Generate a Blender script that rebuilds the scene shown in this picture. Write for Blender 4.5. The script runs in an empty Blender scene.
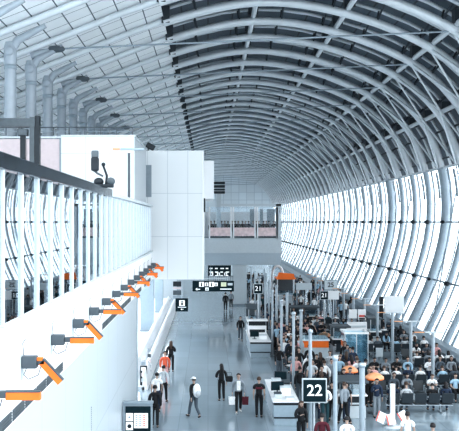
import bpy, bmesh, math, random
from mathutils import Vector, Matrix
random.seed(7)
C = bpy.context.scene
COL = C.collection
F, VX, VY, CH = 900.0, 208.0, 222.0, 8.3      # focal length in pixels, vanishing point, eye height
def wx(px, Y): return (px - VX) * Y / F
def wz(py, Y): return CH - (py - VY) * Y / F
ONES = ['zeroth','first','second','third','fourth','fifth','sixth','seventh','eighth','ninth','tenth','eleventh','twelfth','thirteenth',
        'fourteenth','fifteenth','sixteenth','seventeenth','eighteenth','nineteenth']
TENS = {2:('twentieth','twenty'),3:('thirtieth','thirty'),4:('fortieth','forty'),5:('fiftieth','fifty')}
def nth(n):
    if n < 20: return ONES[n]
    t, u = divmod(n, 10)
    return TENS[t][0] if u == 0 else TENS[t][1] + '-' + ONES[u]

# ------------------------------------------------------------------ materials
MATS = {}
def mat(name, col, rough=0.5, metal=0.0, noise=0.06, nscale=6.0, spec=0.5, emit=None):
    if name in MATS: return MATS[name]
    m = bpy.data.materials.new(name); m.use_nodes = True
    nt = m.node_tree; b = nt.nodes['Principled BSDF']
    b.inputs['Roughness'].default_value = rough; b.inputs['Metallic'].default_value = metal
    b.inputs['Specular IOR Level'].default_value = spec
    tc = nt.nodes.new('ShaderNodeTexCoord'); n = nt.nodes.new('ShaderNodeTexNoise')
    n.inputs['Scale'].default_value = nscale; n.inputs['Detail'].default_value = 3
    nt.links.new(tc.outputs['Object'], n.inputs['Vector'])
    r = nt.nodes.new('ShaderNodeValToRGB')
    r.color_ramp.elements[0].position = 0.3; r.color_ramp.elements[1].position = 0.7
    r.color_ramp.elements[0].color = (*[c*(1-noise) for c in col], 1)
    r.color_ramp.elements[1].color = (*[min(1, c*(1+noise)) for c in col], 1)
    nt.links.new(n.outputs['Fac'], r.inputs['Fac']); nt.links.new(r.outputs['Color'], b.inputs['Base Color'])
    if emit:
        b.inputs['Emission Color'].default_value = (*col, 1); b.inputs['Emission Strength'].default_value = emit
    MATS[name] = m; return m
def grid_mat(name, col, line, axes, w, h, mortar, rough=0.5, spec=0.5, tint=0.04, offset=0.0):
    """panel joints drawn with the Brick texture on two of the object's axes"""
    m = bpy.data.materials.new(name); m.use_nodes = True
    nt = m.node_tree; b = nt.nodes['Principled BSDF']
    b.inputs['Roughness'].default_value = rough; b.inputs['Specular IOR Level'].default_value = spec
    tc = nt.nodes.new('ShaderNodeTexCoord'); s = nt.nodes.new('ShaderNodeSeparateXYZ'); c = nt.nodes.new('ShaderNodeCombineXYZ')
    nt.links.new(tc.outputs['Object'], s.inputs[0])
    nt.links.new(s.outputs[axes[0]], c.inputs[0]); nt.links.new(s.outputs[axes[1]], c.inputs[1])
    k = nt.nodes.new('ShaderNodeTexBrick'); k.offset = offset; k.offset_frequency = 2; k.squash = 1
    k.inputs['Scale'].default_value = 1; k.inputs['Mortar Size'].default_value = mortar
    k.inputs['Mortar Smooth'].default_value = 0.1; k.inputs['Bias'].default_value = 0
    k.inputs['Brick Width'].default_value = w; k.inputs['Row Height'].default_value = h
    k.inputs['Color1'].default_value = (*[x*(1-tint) for x in col], 1)
    k.inputs['Color2'].default_value = (*[min(1, x*(1+tint)) for x in col], 1)
    k.inputs['Mortar'].default_value = (*line, 1)
    nt.links.new(c.outputs[0], k.inputs['Vector']); nt.links.new(k.outputs['Color'], b.inputs['Base Color'])
    MATS[name] = m; return m
def glass_mat(name, tint=(0.9,0.95,0.97), gloss=0.12, rough=0.02, fres=True, ior=1.5):
    m = bpy.data.materials.new(name); m.use_nodes = True
    nt = m.node_tree; nt.nodes.clear()
    o = nt.nodes.new('ShaderNodeOutputMaterial'); t = nt.nodes.new('ShaderNodeBsdfTransparent'); g = nt.nodes.new('ShaderNodeBsdfGlossy')
    x = nt.nodes.new('ShaderNodeMixShader')
    t.inputs['Color'].default_value = (*tint, 1); g.inputs['Roughness'].default_value = rough
    g.inputs['Color'].default_value = (0.92,0.97,1,1)
    if fres:
        f = nt.nodes.new('ShaderNodeFresnel'); f.inputs['IOR'].default_value = ior
        a = nt.nodes.new('ShaderNodeMath'); a.operation = 'ADD'; a.use_clamp = True; a.inputs[1].default_value = gloss
        nt.links.new(f.outputs[0], a.inputs[0]); nt.links.new(a.outputs[0], x.inputs['Fac'])
    else: x.inputs['Fac'].default_value = gloss
    nt.links.new(t.outputs[0], x.inputs[1]); nt.links.new(g.outputs[0], x.inputs[2]); nt.links.new(x.outputs[0], o.inputs['Surface'])
    MATS[name] = m; return m

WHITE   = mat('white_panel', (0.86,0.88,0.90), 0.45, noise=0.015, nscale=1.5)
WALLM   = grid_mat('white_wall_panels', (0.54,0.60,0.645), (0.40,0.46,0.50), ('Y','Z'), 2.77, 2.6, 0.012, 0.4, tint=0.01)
BOXM    = grid_mat('white_block_panels', (0.73,0.765,0.79), (0.50,0.55,0.59), ('X','Z'), 1.1, 2.35, 0.012, 0.5, tint=0.008)
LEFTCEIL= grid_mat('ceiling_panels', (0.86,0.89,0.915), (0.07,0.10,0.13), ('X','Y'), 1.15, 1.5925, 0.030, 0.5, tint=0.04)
RCEIL   = grid_mat('ceiling_vault', (0.085,0.115,0.145), (0.02,0.03,0.04), ('X','Y'), 1.6, 4.777, 0.05, 0.55, tint=0.10)  # shade in the gaps behind the tubes put into this dark colour
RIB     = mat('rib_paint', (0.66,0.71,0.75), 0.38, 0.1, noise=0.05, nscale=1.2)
RIBSHADE  = mat('rib_lower_shade', (0.33,0.395,0.45), 0.45, 0.0, noise=0.05)  # same tube paint darkened; shade against the bright windows put into the colour
RIBDARK = mat('rib_dark', (0.045,0.06,0.075), 0.5, noise=0.1)
STEEL   = mat('steel_grey', (0.42,0.48,0.53), 0.3, 0.6)
POLEM   = mat('pole_paint', (0.36,0.42,0.47), 0.35, 0.2, noise=0.04)
POSTM   = mat('post_silver', (0.57,0.62,0.66), 0.3, 0.35, noise=0.03)
COLM    = mat('column_paint', (0.36,0.41,0.46), 0.35, 0.1, noise=0.05, nscale=2)
DARK    = mat('dark_metal', (0.025,0.035,0.045), 0.4, 0.3, noise=0.15)
DARKGREY= mat('dark_grey', (0.09,0.115,0.135), 0.45, noise=0.1)
MIDGREY = mat('mid_grey', (0.30,0.36,0.41), 0.45, noise=0.05)
BLUEGREY= mat('blue_grey', (0.34,0.42,0.48), 0.4, noise=0.04)
PALEGREY= mat('pale_grey', (0.58,0.64,0.68), 0.45, noise=0.03)
PINKGREY= mat('pink_grey_panel', (0.62,0.55,0.57), 0.5, noise=0.03)
ORANGE  = mat('orange', (0.92,0.22,0.035), 0.45, noise=0.05)
PALEORANGE = mat('pale_orange', (0.80,0.42,0.24), 0.5, noise=0.08)
SIGNM   = mat('sign_dark_teal', (0.010,0.030,0.040), 0.7, noise=0.1, spec=0.15)
LETTER  = mat('letter_white', (0.92,0.94,0.95), 0.5, noise=0.01, emit=0.35)
YELLOWM = mat('pale_yellow_print', (0.72,0.76,0.58), 0.5)
REDM    = mat('red_print', (0.72,0.16,0.14), 0.5)
PANELP  = mat('poster_pink', (0.80,0.66,0.67), 0.5, noise=0.15, nscale=3)
SKINM   = mat('skin', (0.46,0.345,0.295), 0.5, noise=0.05)
HAIRM   = mat('hair_black', (0.014,0.014,0.018), 0.45)
HAIRB   = mat('hair_brown', (0.07,0.045,0.035), 0.45)
SHOEM   = mat('shoe_dark', (0.02,0.022,0.026), 0.4)
SHOEW   = mat('shoe_white', (0.75,0.77,0.78), 0.5)
SEATM   = mat('seat_vinyl', (0.035,0.048,0.06), 0.4)
SLATE   = mat('slate_fabric', (0.10,0.13,0.16), 0.7)
PANE    = glass_mat('window_glass', (0.96,0.985,1.0), 0.0, ior=1.25)
FPANE   = glass_mat('balustrade_glass', (0.80,0.88,0.93), 0.30, rough=0.015)
BLUEPANE= glass_mat('pale_blue_glass', (0.80,0.92,0.97), 0.18)
RAILGL  = mat('reflecting_rail', (0.10,0.13,0.16), 0.12, 0.85, noise=0.35, nscale=2.5)  # colour noise imitates the blotchy reflection of the roof

def floor_material():
    m = grid_mat('floor_stone', (0.34,0.42,0.475), (0.27,0.34,0.395), ('X','Y'), 1.2, 2.4, 0.015, 0.13, 1.0, tint=0.05)
    nt = m.node_tree; b = nt.nodes['Principled BSDF']
    tc = nt.nodes.new('ShaderNodeTexCoord'); n = nt.nodes.new('ShaderNodeTexNoise'); n.inputs['Scale'].default_value = 0.5
    nt.links.new(tc.outputs['Object'], n.inputs['Vector'])
    mr = nt.nodes.new('ShaderNodeMapRange'); mr.inputs['To Min'].default_value = 0.05; mr.inputs['To Max'].default_value = 0.15
    nt.links.new(n.outputs['Fac'], mr.inputs['Value']); nt.links.new(mr.outputs[0], b.inputs['Roughness'])
    return m
FLOORM = floor_material()

# ------------------------------------------------------------------ mesh helpers
class MB:
    def __init__(s): s.v = []; s.f = []; s.sm = []
    def add(s, vs, fs, smooth=False):
        o = len(s.v); s.v += [tuple(v) for v in vs]
        for f in fs: s.f.append(tuple(i + o for i in f)); s.sm.append(smooth)
        return s
    def box(s, x0, x1, y0, y1, z0, z1, M=None):
        vs = [Vector((x, y, z)) for z in (z0, z1) for y in (y0, y1) for x in (x0, x1)]
        if M: vs = [M @ v for v in vs]
        return s.add(vs, [(0,2,3,1),(4,5,7,6),(0,1,5,4),(2,6,7,3),(0,4,6,2),(1,3,7,5)])
    def bbox(s, x0, x1, y0, y1, z0, z1, b=0.02, M=None):
        """box with chamfered edges"""
        bm = bmesh.new(); bmesh.ops.create_cube(bm, size=1)
        for v in bm.verts: v.co = Vector(((x0+x1)/2 + v.co.x*(x1-x0), (y0+y1)/2 + v.co.y*(y1-y0), (z0+z1)/2 + v.co.z*(z1-z0)))
        bmesh.ops.bevel(bm, geom=bm.edges[:], offset=b, segments=2, affect='EDGES', profile=0.5)
        bm.verts.index_update()
        vs = [(M @ v.co) if M else v.co.copy() for v in bm.verts]
        s.add(vs, [[v.index for v in f.verts] for f in bm.faces]); bm.free(); return s
    def tube(s, pts, r, n=8, cap=True):
        pts = [Vector(p) for p in pts]; rs = r if isinstance(r, (list, tuple)) else [r]*len(pts)
        t0 = (pts[1]-pts[0]).normalized(); up = Vector((0,0,1)) if abs(t0.z) < 0.9 else Vector((0,1,0))
        vs = []; N = len(pts)
        for i, p in enumerate(pts):
            t = (pts[min(i+1,N-1)] - pts[max(i-1,0)]).normalized()
            a = t.cross(up)
            if a.length < 1e-4: a = t.cross(Vector((1,0,0)))
            a.normalize(); b = a.cross(t); up = b
            for k in range(n):
                q = 2*math.pi*k/n
                vs.append(p + (a*math.cos(q) + b*math.sin(q))*rs[i])
        fs = [(i*n+k, i*n+(k+1)%n, (i+1)*n+(k+1)%n, (i+1)*n+k) for i in range(N-1) for k in range(n)]
        s.add(vs, fs, True)
        if cap: s.add(vs[:n], [tuple(range(n))[::-1]]); s.add(vs[-n:], [tuple(range(n))])
        return s
    def lathe(s, prof, c=(0,0,0), n=16, M=None):
        vs = [Vector((c[0]+r*math.cos(2*math.pi*k/n), c[1]+r*math.sin(2*math.pi*k/n), c[2]+z)) for r, z in prof for k in range(n)]
        if M: vs = [M @ v for v in vs]
        L = len(prof)
        s.add(vs, [(i*n+k, i*n+(k+1)%n, (i+1)*n+(k+1)%n, (i+1)*n+k) for i in range(L-1) for k in range(n)], True)
        s.add(vs[:n], [tuple(range(n))[::-1]]); s.add(vs[-n:], [tuple(range(n))]); return s
    def ellipsoid(s, c, r, nu=12, nv=8, keep=None):
        bm = bmesh.new(); bmesh.ops.create_uvsphere(bm, u_segments=nu, v_segments=nv, radius=1)
        for v in bm.verts: v.co = Vector((c[0]+v.co.x*r[0], c[1]+v.co.y*r[1], c[2]+v.co.z*r[2]))
        if keep: bmesh.ops.delete(bm, geom=[v for v in bm.verts if not keep(v.co)], context='VERTS')
        bm.verts.index_update()
        s.add([v.co.copy() for v in bm.verts], [[v.index for v in f.verts] for f in bm.faces], True); bm.free(); return s
    def sheet(s, rows):
        """grid of points -> quads"""
        n = len(rows[0]); vs = [p for r in rows for p in r]
        return s.add(vs, [(i*n+k, i*n+k+1, (i+1)*n+k+1, (i+1)*n+k) for i in range(len(rows)-1) for k in range(n-1)], True)
    def prism(s, poly, y0, y1, M=None):
        """polygon in XZ extruded along Y"""
        n = len(poly)
        vs = [Vector((x, y0, z)) for x, z in poly] + [Vector((x, y1, z)) for x, z in poly]
        if M: vs = [M @ v for v in vs]
        return s.add(vs, [tuple(range(n)), tuple(range(2*n-1, n-1, -1))] + [(k, k+n, (k+1)%n+n, (k+1)%n) for k in range(n)])
    def mesh(s, name):
        me = bpy.data.meshes.new(name); me.from_pydata([tuple(v) for v in s.v], [], s.f); 
        me.polygons.foreach_set('use_smooth', s.sm); me.update(); return me
    def build(s, name, m, parent=None, loc=None):
        me = s.mesh(name); me.materials.append(m)
        return link(name, me, parent, loc)
def link(name, me, parent=None, loc=None):
    o = bpy.data.objects.new(name, me); COL.objects.link(o)
    if parent: o.parent = parent
    if loc is not None: o.location = loc
    return o
def tag(o, label, cat, group=None, kind=None):
    o['label'] = label; o['category'] = cat
    if group: o['group'] = group
    if kind: o['kind'] = kind
    return o
def struct(o, label=None):
    o['kind'] = 'structure'
    if label: o['label'] = label
    return o
def empty(name, loc=(0,0,0), rz=0.0):
    o = bpy.data.objects.new(name, None); COL.objects.link(o); o.location = loc; o.rotation_euler = (0,0,rz); o.empty_display_size = 0.1
    return o
def copy_tree(o, parent=None):
    c = o.copy(); COL.objects.link(c); c.parent = parent
    for ch in list(o.children): copy_tree(ch, c)
    return c
def text_mesh(txt, size, align='CENTER'):
    cu = bpy.data.curves.new('lettering', 'FONT'); cu.body = txt; cu.size = size; cu.align_x = align; cu.align_y = 'CENTER'; cu.extrude = 0.006
    cu.resolution_u = 3; cu.offset = size*0.012
    o = bpy.data.objects.new('lettering', cu); COL.objects.link(o)
    dg = bpy.context.evaluated_depsgraph_get(); me = bpy.data.meshes.new_from_object(o.evaluated_get(dg))
    bpy.data.objects.remove(o); bpy.data.curves.remove(cu); return me
def lettering(txt, size, parent, loc, m=None, align='CENTER', sx=1.0):
    """upright text facing the camera (towards -Y)"""
    me = text_mesh(txt, size, align); me.materials.clear(); me.materials.append(m or LETTER)
    o = link('lettering', me, parent, loc); o.rotation_euler = (math.pi/2, 0, 0); o.scale = (sx,1,1)
    return o

# ------------------------------------------------------------------ hall profile
PROF = [(-21,13.2),(-14,15.2),(-9,17.0),(-2.5,19.5),(2.8,20.65),(7.8,20.0),(12.5,18.1),(15.4,15.5),(16.85,12.2),(17.1,8.3),(16.1,4.2),(14.2,0.0)]
def catmull(P, seg):
    Q = [Vector((2*P[0][0]-P[1][0], 2*P[0][1]-P[1][1]))] + [Vector(p) for p in P] + [Vector((2*P[-1][0]-P[-2][0], 2*P[-1][1]-P[-2][1]))]
    out = []
    for i in range(1, len(Q)-2):
        for k in range(seg):
            t = k/seg; a,b,c,d = Q[i-1],Q[i],Q[i+1],Q[i+2]
            out.append(0.5*((2*b)+(c-a)*t+(2*a-5*b+4*c-d)*t*t+(3*b-a-3*c+d)*t**3))
    out.append(Q[-2].copy()); return out
SEG = 6
CUR = catmull(PROF, SEG)
def nrm(i):
    t = CUR[min(i+1, len(CUR)-1)] - CUR[max(i-1, 0)]; n = Vector((-t.y, t.x)); n.normalize(); return n   # outward (up / right)
OFF = lambda i, d: CUR[i] + nrm(i)*d
I = {k: k*SEG for k in range(len(PROF))}       # index of each control point on the curve
def hx(X):
    for a, b in zip(CUR, CUR[1:]):
        if a.x <= X <= b.x: return a.y + (b.y-a.y)*(X-a.x)/(b.x-a.x)
SP = 4.777
Y0 = 41.0
NR = 41
rib_y = lambda k: Y0 + SP*k
YEND = rib_y(NR-1) + 1.0
YA = rib_y(-2)

# ------------------------------------------------------------------ setting
struct(MB().box(-21.5, 18.5, -6, YEND+2, -0.3, 0).build('floor', FLOORM), 'glossy blue grey stone concourse floor')
rows = [[(CUR[i].x, y, CUR[i].y + 0.32) for y in (YA, YEND)] for i in range(I[0], I[3]+1)]
struct(MB().sheet(rows).build('ceiling_left', LEFTCEIL), 'pale ceiling panels with dark joints above the upper deck')
rows = [[(OFF(i, 1.25).x, y, OFF(i, 1.25).y) for y in (YA, YEND)] for i in range(I[3], I[8]+1)]
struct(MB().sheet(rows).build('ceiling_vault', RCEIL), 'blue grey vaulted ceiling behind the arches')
p = OFF(I[3], 1.25)
struct(MB().sheet([[(CUR[I[3]].x, y, CUR[I[3]].y+0.3) for y in (YA, YEND)], [(p.x, y, p.y) for y in (YA, YEND)]]).build('trim_1', BLUEGREY), 'dark step between the two ceiling levels')
# far end wall
mb = MB()
pts = [(c.x, c.y+0.3) for c in CUR]
mb.prism([(-21, 0)] + pts, YEND, YEND+0.3)
struct(mb.build('wall_far', grid_mat('far_wall_glazing', (0.66,0.73,0.78), (0.48,0.55,0.61), ('X','Z'), 2.0, 2.0, 0.06, 0.5)), 'pale far end wall of the hall')
# window sill kerb
struct(MB().prism([(13.6,0),(13.6,0.72),(14.0,0.9),(14.6,0.9),(14.6,0)], YA+8, YEND).build('baseboard_right', MIDGREY), 'grey kerb along the foot of the window wall')

# arches
arches = []
for k in range(-1, NR):
    y = rib_y(k)
    a = empty('roof_arch', (0, y, 0))
    n = 8 if k < 14 else 6
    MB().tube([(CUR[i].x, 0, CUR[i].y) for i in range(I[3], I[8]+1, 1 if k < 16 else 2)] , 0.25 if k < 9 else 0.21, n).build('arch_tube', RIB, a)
    MB().tube([(CUR[i].x, 0, CUR[i].y) for i in range(I[8], I[11]+1, 1 if k < 16 else 2)] , (0.33 if k in (5, 9) else 0.20 if k < 10 else 0.15 if k < 16 else 0.11), n).build('lower_tube', RIBSHADE, a)
    MB().tube([(CUR[i].x, 0, CUR[i].y+0.08) for i in range(I[0], I[3]+1, 2)], 0.17, 6).build('rafter', RIB, a)
    # upper chords of the truss, close to the ceiling, with dark web plates
    for sgn in (-1, 1) if k < 14 else ():
        MB().tube([(OFF(i,0.95).x, sgn*0.95, OFF(i,0.95).y) for i in range(I[3], I[8]+1, 2)], 0.11, 6).build('upper_chord', RIB, a)
    if k < 13:
        for i in range(I[3]+2, I[8], 3):
            q = OFF(i, 0.95)
            MB().tube([(q.x, -0.95, q.y), (CUR[i].x, 0, CUR[i].y), (q.x, 0.95, q.y)], 0.06, 5).build('web_strut', RIBDARK, a)
    MB().box(CUR[I[3]].x-0.1, CUR[I[3]].x+0.35, -0.22, 0.22, CUR[I[3]].y-0.05, CUR[I[3]].y+0.9).build('end_bracket', RIBDARK, a)
    if 0 <= k < 16:
        P8, P6, P7, P5 = CUR[I[8]], CUR[I[6]], CUR[I[7]], CUR[I[5]]
        for sgn in (0, 1):
            y0_, y1_ = (0, SP) if sgn == 0 else (SP, 0)
            MB().tube([(P8.x-0.3, y0_, P8.y), (P7.x-0.55, (y0_+y1_)/2, P7.y), (P6.x-0.1, y1_, P6.y)], 0.075, 6, False).build('brace', RIB, a)
    tag(a, f'grey tubular roof arch curving down to the window wall, {nth(k+2)} from the camera', 'roof arch', 'tubular roof arches')
for X, lab, cp in ((CUR[I[4]].x, 'longitudinal purlin tube along the crown of the arches', I[4]), (0, 'longitudinal purlin tube just right of the crown', I[5]),
               (0, 'longitudinal purlin tube on the right haunch of the roof', I[6]), (0, 'longitudinal purlin tube just above the window heads', I[7])):
    q = OFF(cp, 0.30); mb = MB().tube([(q.x, rib_y(-1), q.y), (q.x, YEND, q.y)], 0.16, 8)
    b = empty('roof_purlin', (0,0,0)); mb.build('tube', RIB, b)
    g = MB()
    for k in range(-1, NR):
        c = OFF(cp, 0.55); g.box(c.x-0.30, c.x+0.30, rib_y(k)-0.30, rib_y(k)+0.30, c.y-0.2, c.y+0.5)
    gg = g.build('gusset', RIBDARK, b); gg['kind'] = 'stuff'
    tag(b, 'grey ' + lab, 'purlin', 'roof purlins')
# tie rods every second arch
for k in range(1, NR, 2):
    t = empty('roof_tie_rod', (0, rib_y(k), 0))
    L = Vector((-7.7, 0, 17.1)); R = Vector((12.4, 0, 18.0))
    MB().tube([L, R], 0.05, 6).build('rod', MIDGREY, t)
    MB().lathe([(0.05,-0.42),(0.16,-0.36),(0.19,0),(0.16,0.3),(0.05,0.42)], n=10, M=Matrix.Translation(L) @ Matrix.Rotation(math.pi/2, 4, 'Y')).build('turnbuckle', DARKGREY, t)
    MB().tube([(-9.0,0,16.75), (-8.4,0,16.95), L], [0.20,0.15,0.09], 8).build('cast_arm', COLM, t)
    tag(t, f'long thin steel tie rod spanning the roof, {nth(k//2+1)} from the camera', 'tie rod', 'roof tie rods')

# round columns on the upper deck
for k in range(-1, 15):
    c = empty('round_column', (-9.0, rib_y(k), 6.7))
    MB().lathe([(0.36,0),(0.36,0.25),(0.31,0.3),(0.30,4.5),(0.265,8.75)], n=18).build('shaft', COLM, c)
    MB().lathe([(0.275,8.55),(0.29,8.55),(0.29,8.75),(0.275,8.75)], n=18).build('collar', MIDGREY, c)
    MB().lathe([(0.27,8.75),(0.30,9.0),(0.30,9.55),(0.22,9.8)], n=18).build('capital', COLM, c)
    MB().lathe([(0.22,-0.02),(0.22,0.06),(0.16,0.10),(0.06,0.12)], n=14, M=Matrix.Translation((0,-0.26,9.35)) @ Matrix.Rotation(math.pi/2, 4, 'X')).build('pin_plate', COLM, c)
    MB().tube([(0,0,9.4),(0.35,0,9.9),(1.6,0,10.55)], [0.24,0.20,0.12], 8).build('raking_arm', COLM, c)
    tag(c, f'pale round steel column with pinned capital on the upper deck, {nth(k+2)} from the camera', 'column', 'round columns on the upper deck')

# window wall on the right
trans_h = []
WI = list(range(I[8], I[11]+1))
for k in range(2, NR-1):
    y = rib_y(k)
    fr = MB()
    for f in (0.33, 0.52) if k < 12 else (0.4,) if k < 18 else ():
        fr.tube([(OFF(i,0.42).x, SP*f, OFF(i,0.42).y) for i in WI[::2]], 0.032 if f < 0.5 else 0.045, 4, False)
    for j, i in enumerate(WI[1:-1:2] if k < 12 else ()):
        q = OFF(i, 0.42); fr.box(q.x-0.04, q.x+0.04, SP*0.33, SP*0.52, q.y-0.03, q.y+0.03)
    fr.tube([(OFF(i,0.42).x, 0.0, OFF(i,0.42).y) for i in WI[::2]], 0.08 if k < 16 else 0.05, 5, False)
    if k % 3 == 1: fr.tube([(OFF(WI[3],0.6).x, SP*0.9, OFF(WI[3],0.6).y), (OFF(WI[-3],0.6).x, SP*0.35, OFF(WI[-3],0.6).y)], 0.05, 4, False)
    w = fr.build(f'window_{k-1}', MIDGREY, None, (0, y, 0)); struct(w, f'tall curved window bay, {nth(k-1)} from the camera')
    MB().sheet([[(OFF(i,0.5).x, yy, OFF(i,0.5).y) for yy in (0, SP)] for i in WI]).build('pane', PANE, w)
    lv = MB()
    for u_, v_ in ((0,1),(1,2),(2,3)):
        q0, q1 = OFF(WI[u_], 0.36), OFF(WI[v_], 0.36)
        lv.prism([(q0.x,q0.y-0.25),(q0.x+0.06,q0.y-0.25),(q1.x+0.06,q1.y-0.23),(q1.x,q1.y-0.23)], SP*0.60, SP*0.69)
    lv.build('shutter', MIDGREY, w)
for nm, i, lab in (('trim_2', I[9], 'dark bracketed rail across the windows at eye level'), ('trim_3', I[10], 'dark bracketed rail low on the windows'), ('trim_4', I[8], 'rail along the window heads')):
    q = OFF(i, 0.05)
    o = struct(MB().tube([(q.x, rib_y(1), q.y), (q.x, YEND, q.y)], 0.065 if nm != 'trim_4' else 0.10, 6).build(nm, MIDGREY if nm != 'trim_4' else RIB), lab)
    if nm != 'trim_4':
        b = MB(); 
        for k in range(2, NR):
            b.lathe([(0.05,-0.30),(0.16,-0.22),(0.16,0.22),(0.05,0.30)], n=8, M=Matrix.Translation((q.x-0.22, rib_y(k), q.y)) @ Matrix.Rotation(math.pi/2, 4, 'X'))
        b.build('bracket', DARK, o)

# ------------------------------------------------------------------ left side: upper deck, fence, panel
XF = -3.05
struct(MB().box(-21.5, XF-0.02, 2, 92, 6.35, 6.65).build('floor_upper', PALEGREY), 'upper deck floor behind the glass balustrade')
struct(MB().box(XF-0.35, XF, 4, 100, 5.15, 6.67).build('wall_parapet', WHITE), 'brilliant white parapet panel carrying the orange arms')
struct(MB().box(XF-0.10, XF+0.05, 4, 49, 6.66, 6.74).build('trim_5', PALEGREY), 'thin grey ledge at the foot of the balustrade')
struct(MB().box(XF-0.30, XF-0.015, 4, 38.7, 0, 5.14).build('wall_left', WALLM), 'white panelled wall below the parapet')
struct(MB().box(XF-0.55, XF+0.01, 38.7, 39.0, 0, 5.14).build('trim_6', BLUEGREY), 'blue grey end post of the white wall')
# left outer curtain wall of the deck
w = struct(MB().box(-20.6, -20.3, 20, YEND, 6.65, 7.6).build('wall_left_outer', BLUEGREY), 'low wall under the far left glazing')
fr = MB()
for k in range(-2, 34):
    y = rib_y(k); fr.box(-20.5, -20.3, y-0.12, y+0.12, 7.6, 13.3); fr.box(-20.45, -20.35, y+2.3, y+2.4, 7.6, 13.3)
for z in (9.2, 10.8, 12.4): fr.box(-20.47, -20.33, 30, rib_y(33), z-0.07, z+0.07)
w = struct(fr.build('window_50', BLUEGREY), 'glazed side of the upper deck seen between the round columns')
MB().box(-20.42, -20.40, 30, rib_y(33), 7.6, 13.3).build('pane', PANE, w)

# glass balustrade
bal = empty('glass_balustrade', (XF, 0, 6.74))
NP = 27
PY = [13.3 - 1.37*3 + 1.37*k for k in range(NP+3)]
for k, y in enumerate(PY):
    if y > 48.8: continue
    MB().bbox(-0.045, 0.045, y-0.035, y+0.035, 0, 2.34, 0.01).build('post', POSTM, bal)
    MB().box(-0.10, -0.05, y+0.16, y+0.20, 0, 2.34).build('glazing_bar', DARKGREY, bal)
    if k+1 < len(PY) and PY[k+1] < 48.8:
        MB().box(-0.015, 0.0, y+0.05, y+1.32, 0.04, 2.32).build('glass_panel', FPANE, bal)
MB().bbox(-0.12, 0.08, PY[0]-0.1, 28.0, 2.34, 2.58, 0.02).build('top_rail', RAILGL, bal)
MB().bbox(-0.10, 0.06, 28.0, 48.7, 2.36, 2.50, 0.02).build('top_rail', PALEGREY, bal)  # same rail, paler: the reflection fading out is put into the colour
tag(bal, 'tall glass balustrade with silver posts along the upper deck', 'balustrade')

# vent slots along the lower edge of the parapet
vi = 0
def vent(y0, y1, n):
    global vi
    vi += 1
    v = empty('vent_strip', (XF, y0, 5.17))
    L = (y1-y0)/n
    for k in range(n):
        s_ = MB().box(0.0, 0.012, k*L+0.05, (k+1)*L-0.05, 0.02, 0.20)
        for q in range(4): s_.box(0.012, 0.02, k*L+0.05, (k+1)*L-0.05, 0.035+q*0.045, 0.05+q*0.045)
        s_.build('vent_slot', DARKGREY, v)
    tag(v, f'dark grey vent strip along the lower edge of the white parapet, {nth(vi)} from the camera', 'vent', 'parapet vent strips')
vent(9.0, 12.8, 3); vent(13.0, 18.9, 6); vent(25.9, 30.4, 4); vent(31.2, 35.4, 4); vent(37.0, 41.0, 3); vent(43.0, 47.5, 3)

# orange arms
for k in range(14):
    y = 11.9 + 2.77*k
    if y > 48.5: break
    folded = (k % 2 == 1)
    a = empty('wall_mounted_arm', (XF, y, 6.02))
    MB().box(0.001, 0.02, -0.10, 0.14, -0.30, 0.12).build('back_plate', PALEGREY, a)
    MB().bbox(0.02, 0.27, -0.09, 0.09, -0.10, 0.10, 0.02).build('motor_box', DARKGREY, a)
    MB().bbox(0.27, 0.40, -0.05, 0.05, -0.045, 0.05, 0.015).build('hinge_block', DARKGREY, a)
    MB().tube([(0.10,-0.05,-0.10),(0.06,-0.06,-0.20),(0.14,-0.08,-0.27),(0.30,-0.08,-0.20),(0.34,-0.05,-0.05)], 0.008, 5).build('cable', DARKGREY, a)
    MB().tube([(0.05,0.0,0.10),(0.03,0.0,0.30),(0.08,0.0,0.38)], 0.007, 5).build('cable', DARKGREY, a)
    M = Matrix.Translation((0.40 if not folded else 0.36, 0, 0.0)) @ (Matrix.Rotation(math.radians(47), 4, 'Y') if folded else Matrix())
    bar = MB().bbox(-0.02, 0.44, -0.05, 0.05, -0.07, 0.035, 0.008, M).build('orange_bar', ORANGE, a)
    MB().box(-0.03, 0.44, -0.055, 0.055, 0.036, 0.052, M).build('top_cover', DARKGREY, bar)
    if folded: MB().bbox(0.20, 0.36, -0.055, 0.055, 0.02, 0.075, 0.01).build('link_arm', ORANGE, a)
    tag(a, f'grey wall bracket with {"down-tilted" if folded else "level"} orange bar on the white parapet, {nth(k+1)} from the camera', 'bracket arm', 'orange bracket arms on the parapet')

# upper shop block and its rail
b = empty('upper_block', (0, 40.4, 6.68))
MB().box(-6.62, -3.3, 0, 7.5, 0, 5.45).build('white_facade', BOXM, b)
for x0, x1 in ((-9.6,-8.15), (-8.13,-6.64), (-11.2,-9.62)): MB().box(x0, x1, 0.02, 0.16, 0, 5.35).build('side_panel', PINKGREY, b)
MB().box(-11.3, -6.6, -0.06, 0.17, 5.38, 5.46).box(-6.6, -3.25, -0.06, 7.6, 5.45, 5.53).build('coping', PALEGREY, b)
MB().box(-6.66, -6.60, -0.03, 0.03, 0, 5.4).build('joint_cover', MIDGREY, b)
tag(b, 'white block with pinkish panels standing on the upper deck', 'block')
r = empty('parapet_railing', (0, 40.44, 12.19))
MB().tube([(-11.2,0,0.36), (-3.4,0,0.36)], 0.03, 6).build('handrail', DARKGREY, r)
MB().tube([(-11.2,0,0.18), (-3.4,0,0.18)], 0.015, 6).build('mid_rail', MIDGREY, r)
for k in range(12): MB().box(-11.2+k*0.709-0.02, -11.2+k*0.709+0.02, -0.02, 0.02, 0, 0.36).build('post', DARKGREY, r)
tag(r, 'low grey railing on top of the white upper block', 'railing')
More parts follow.
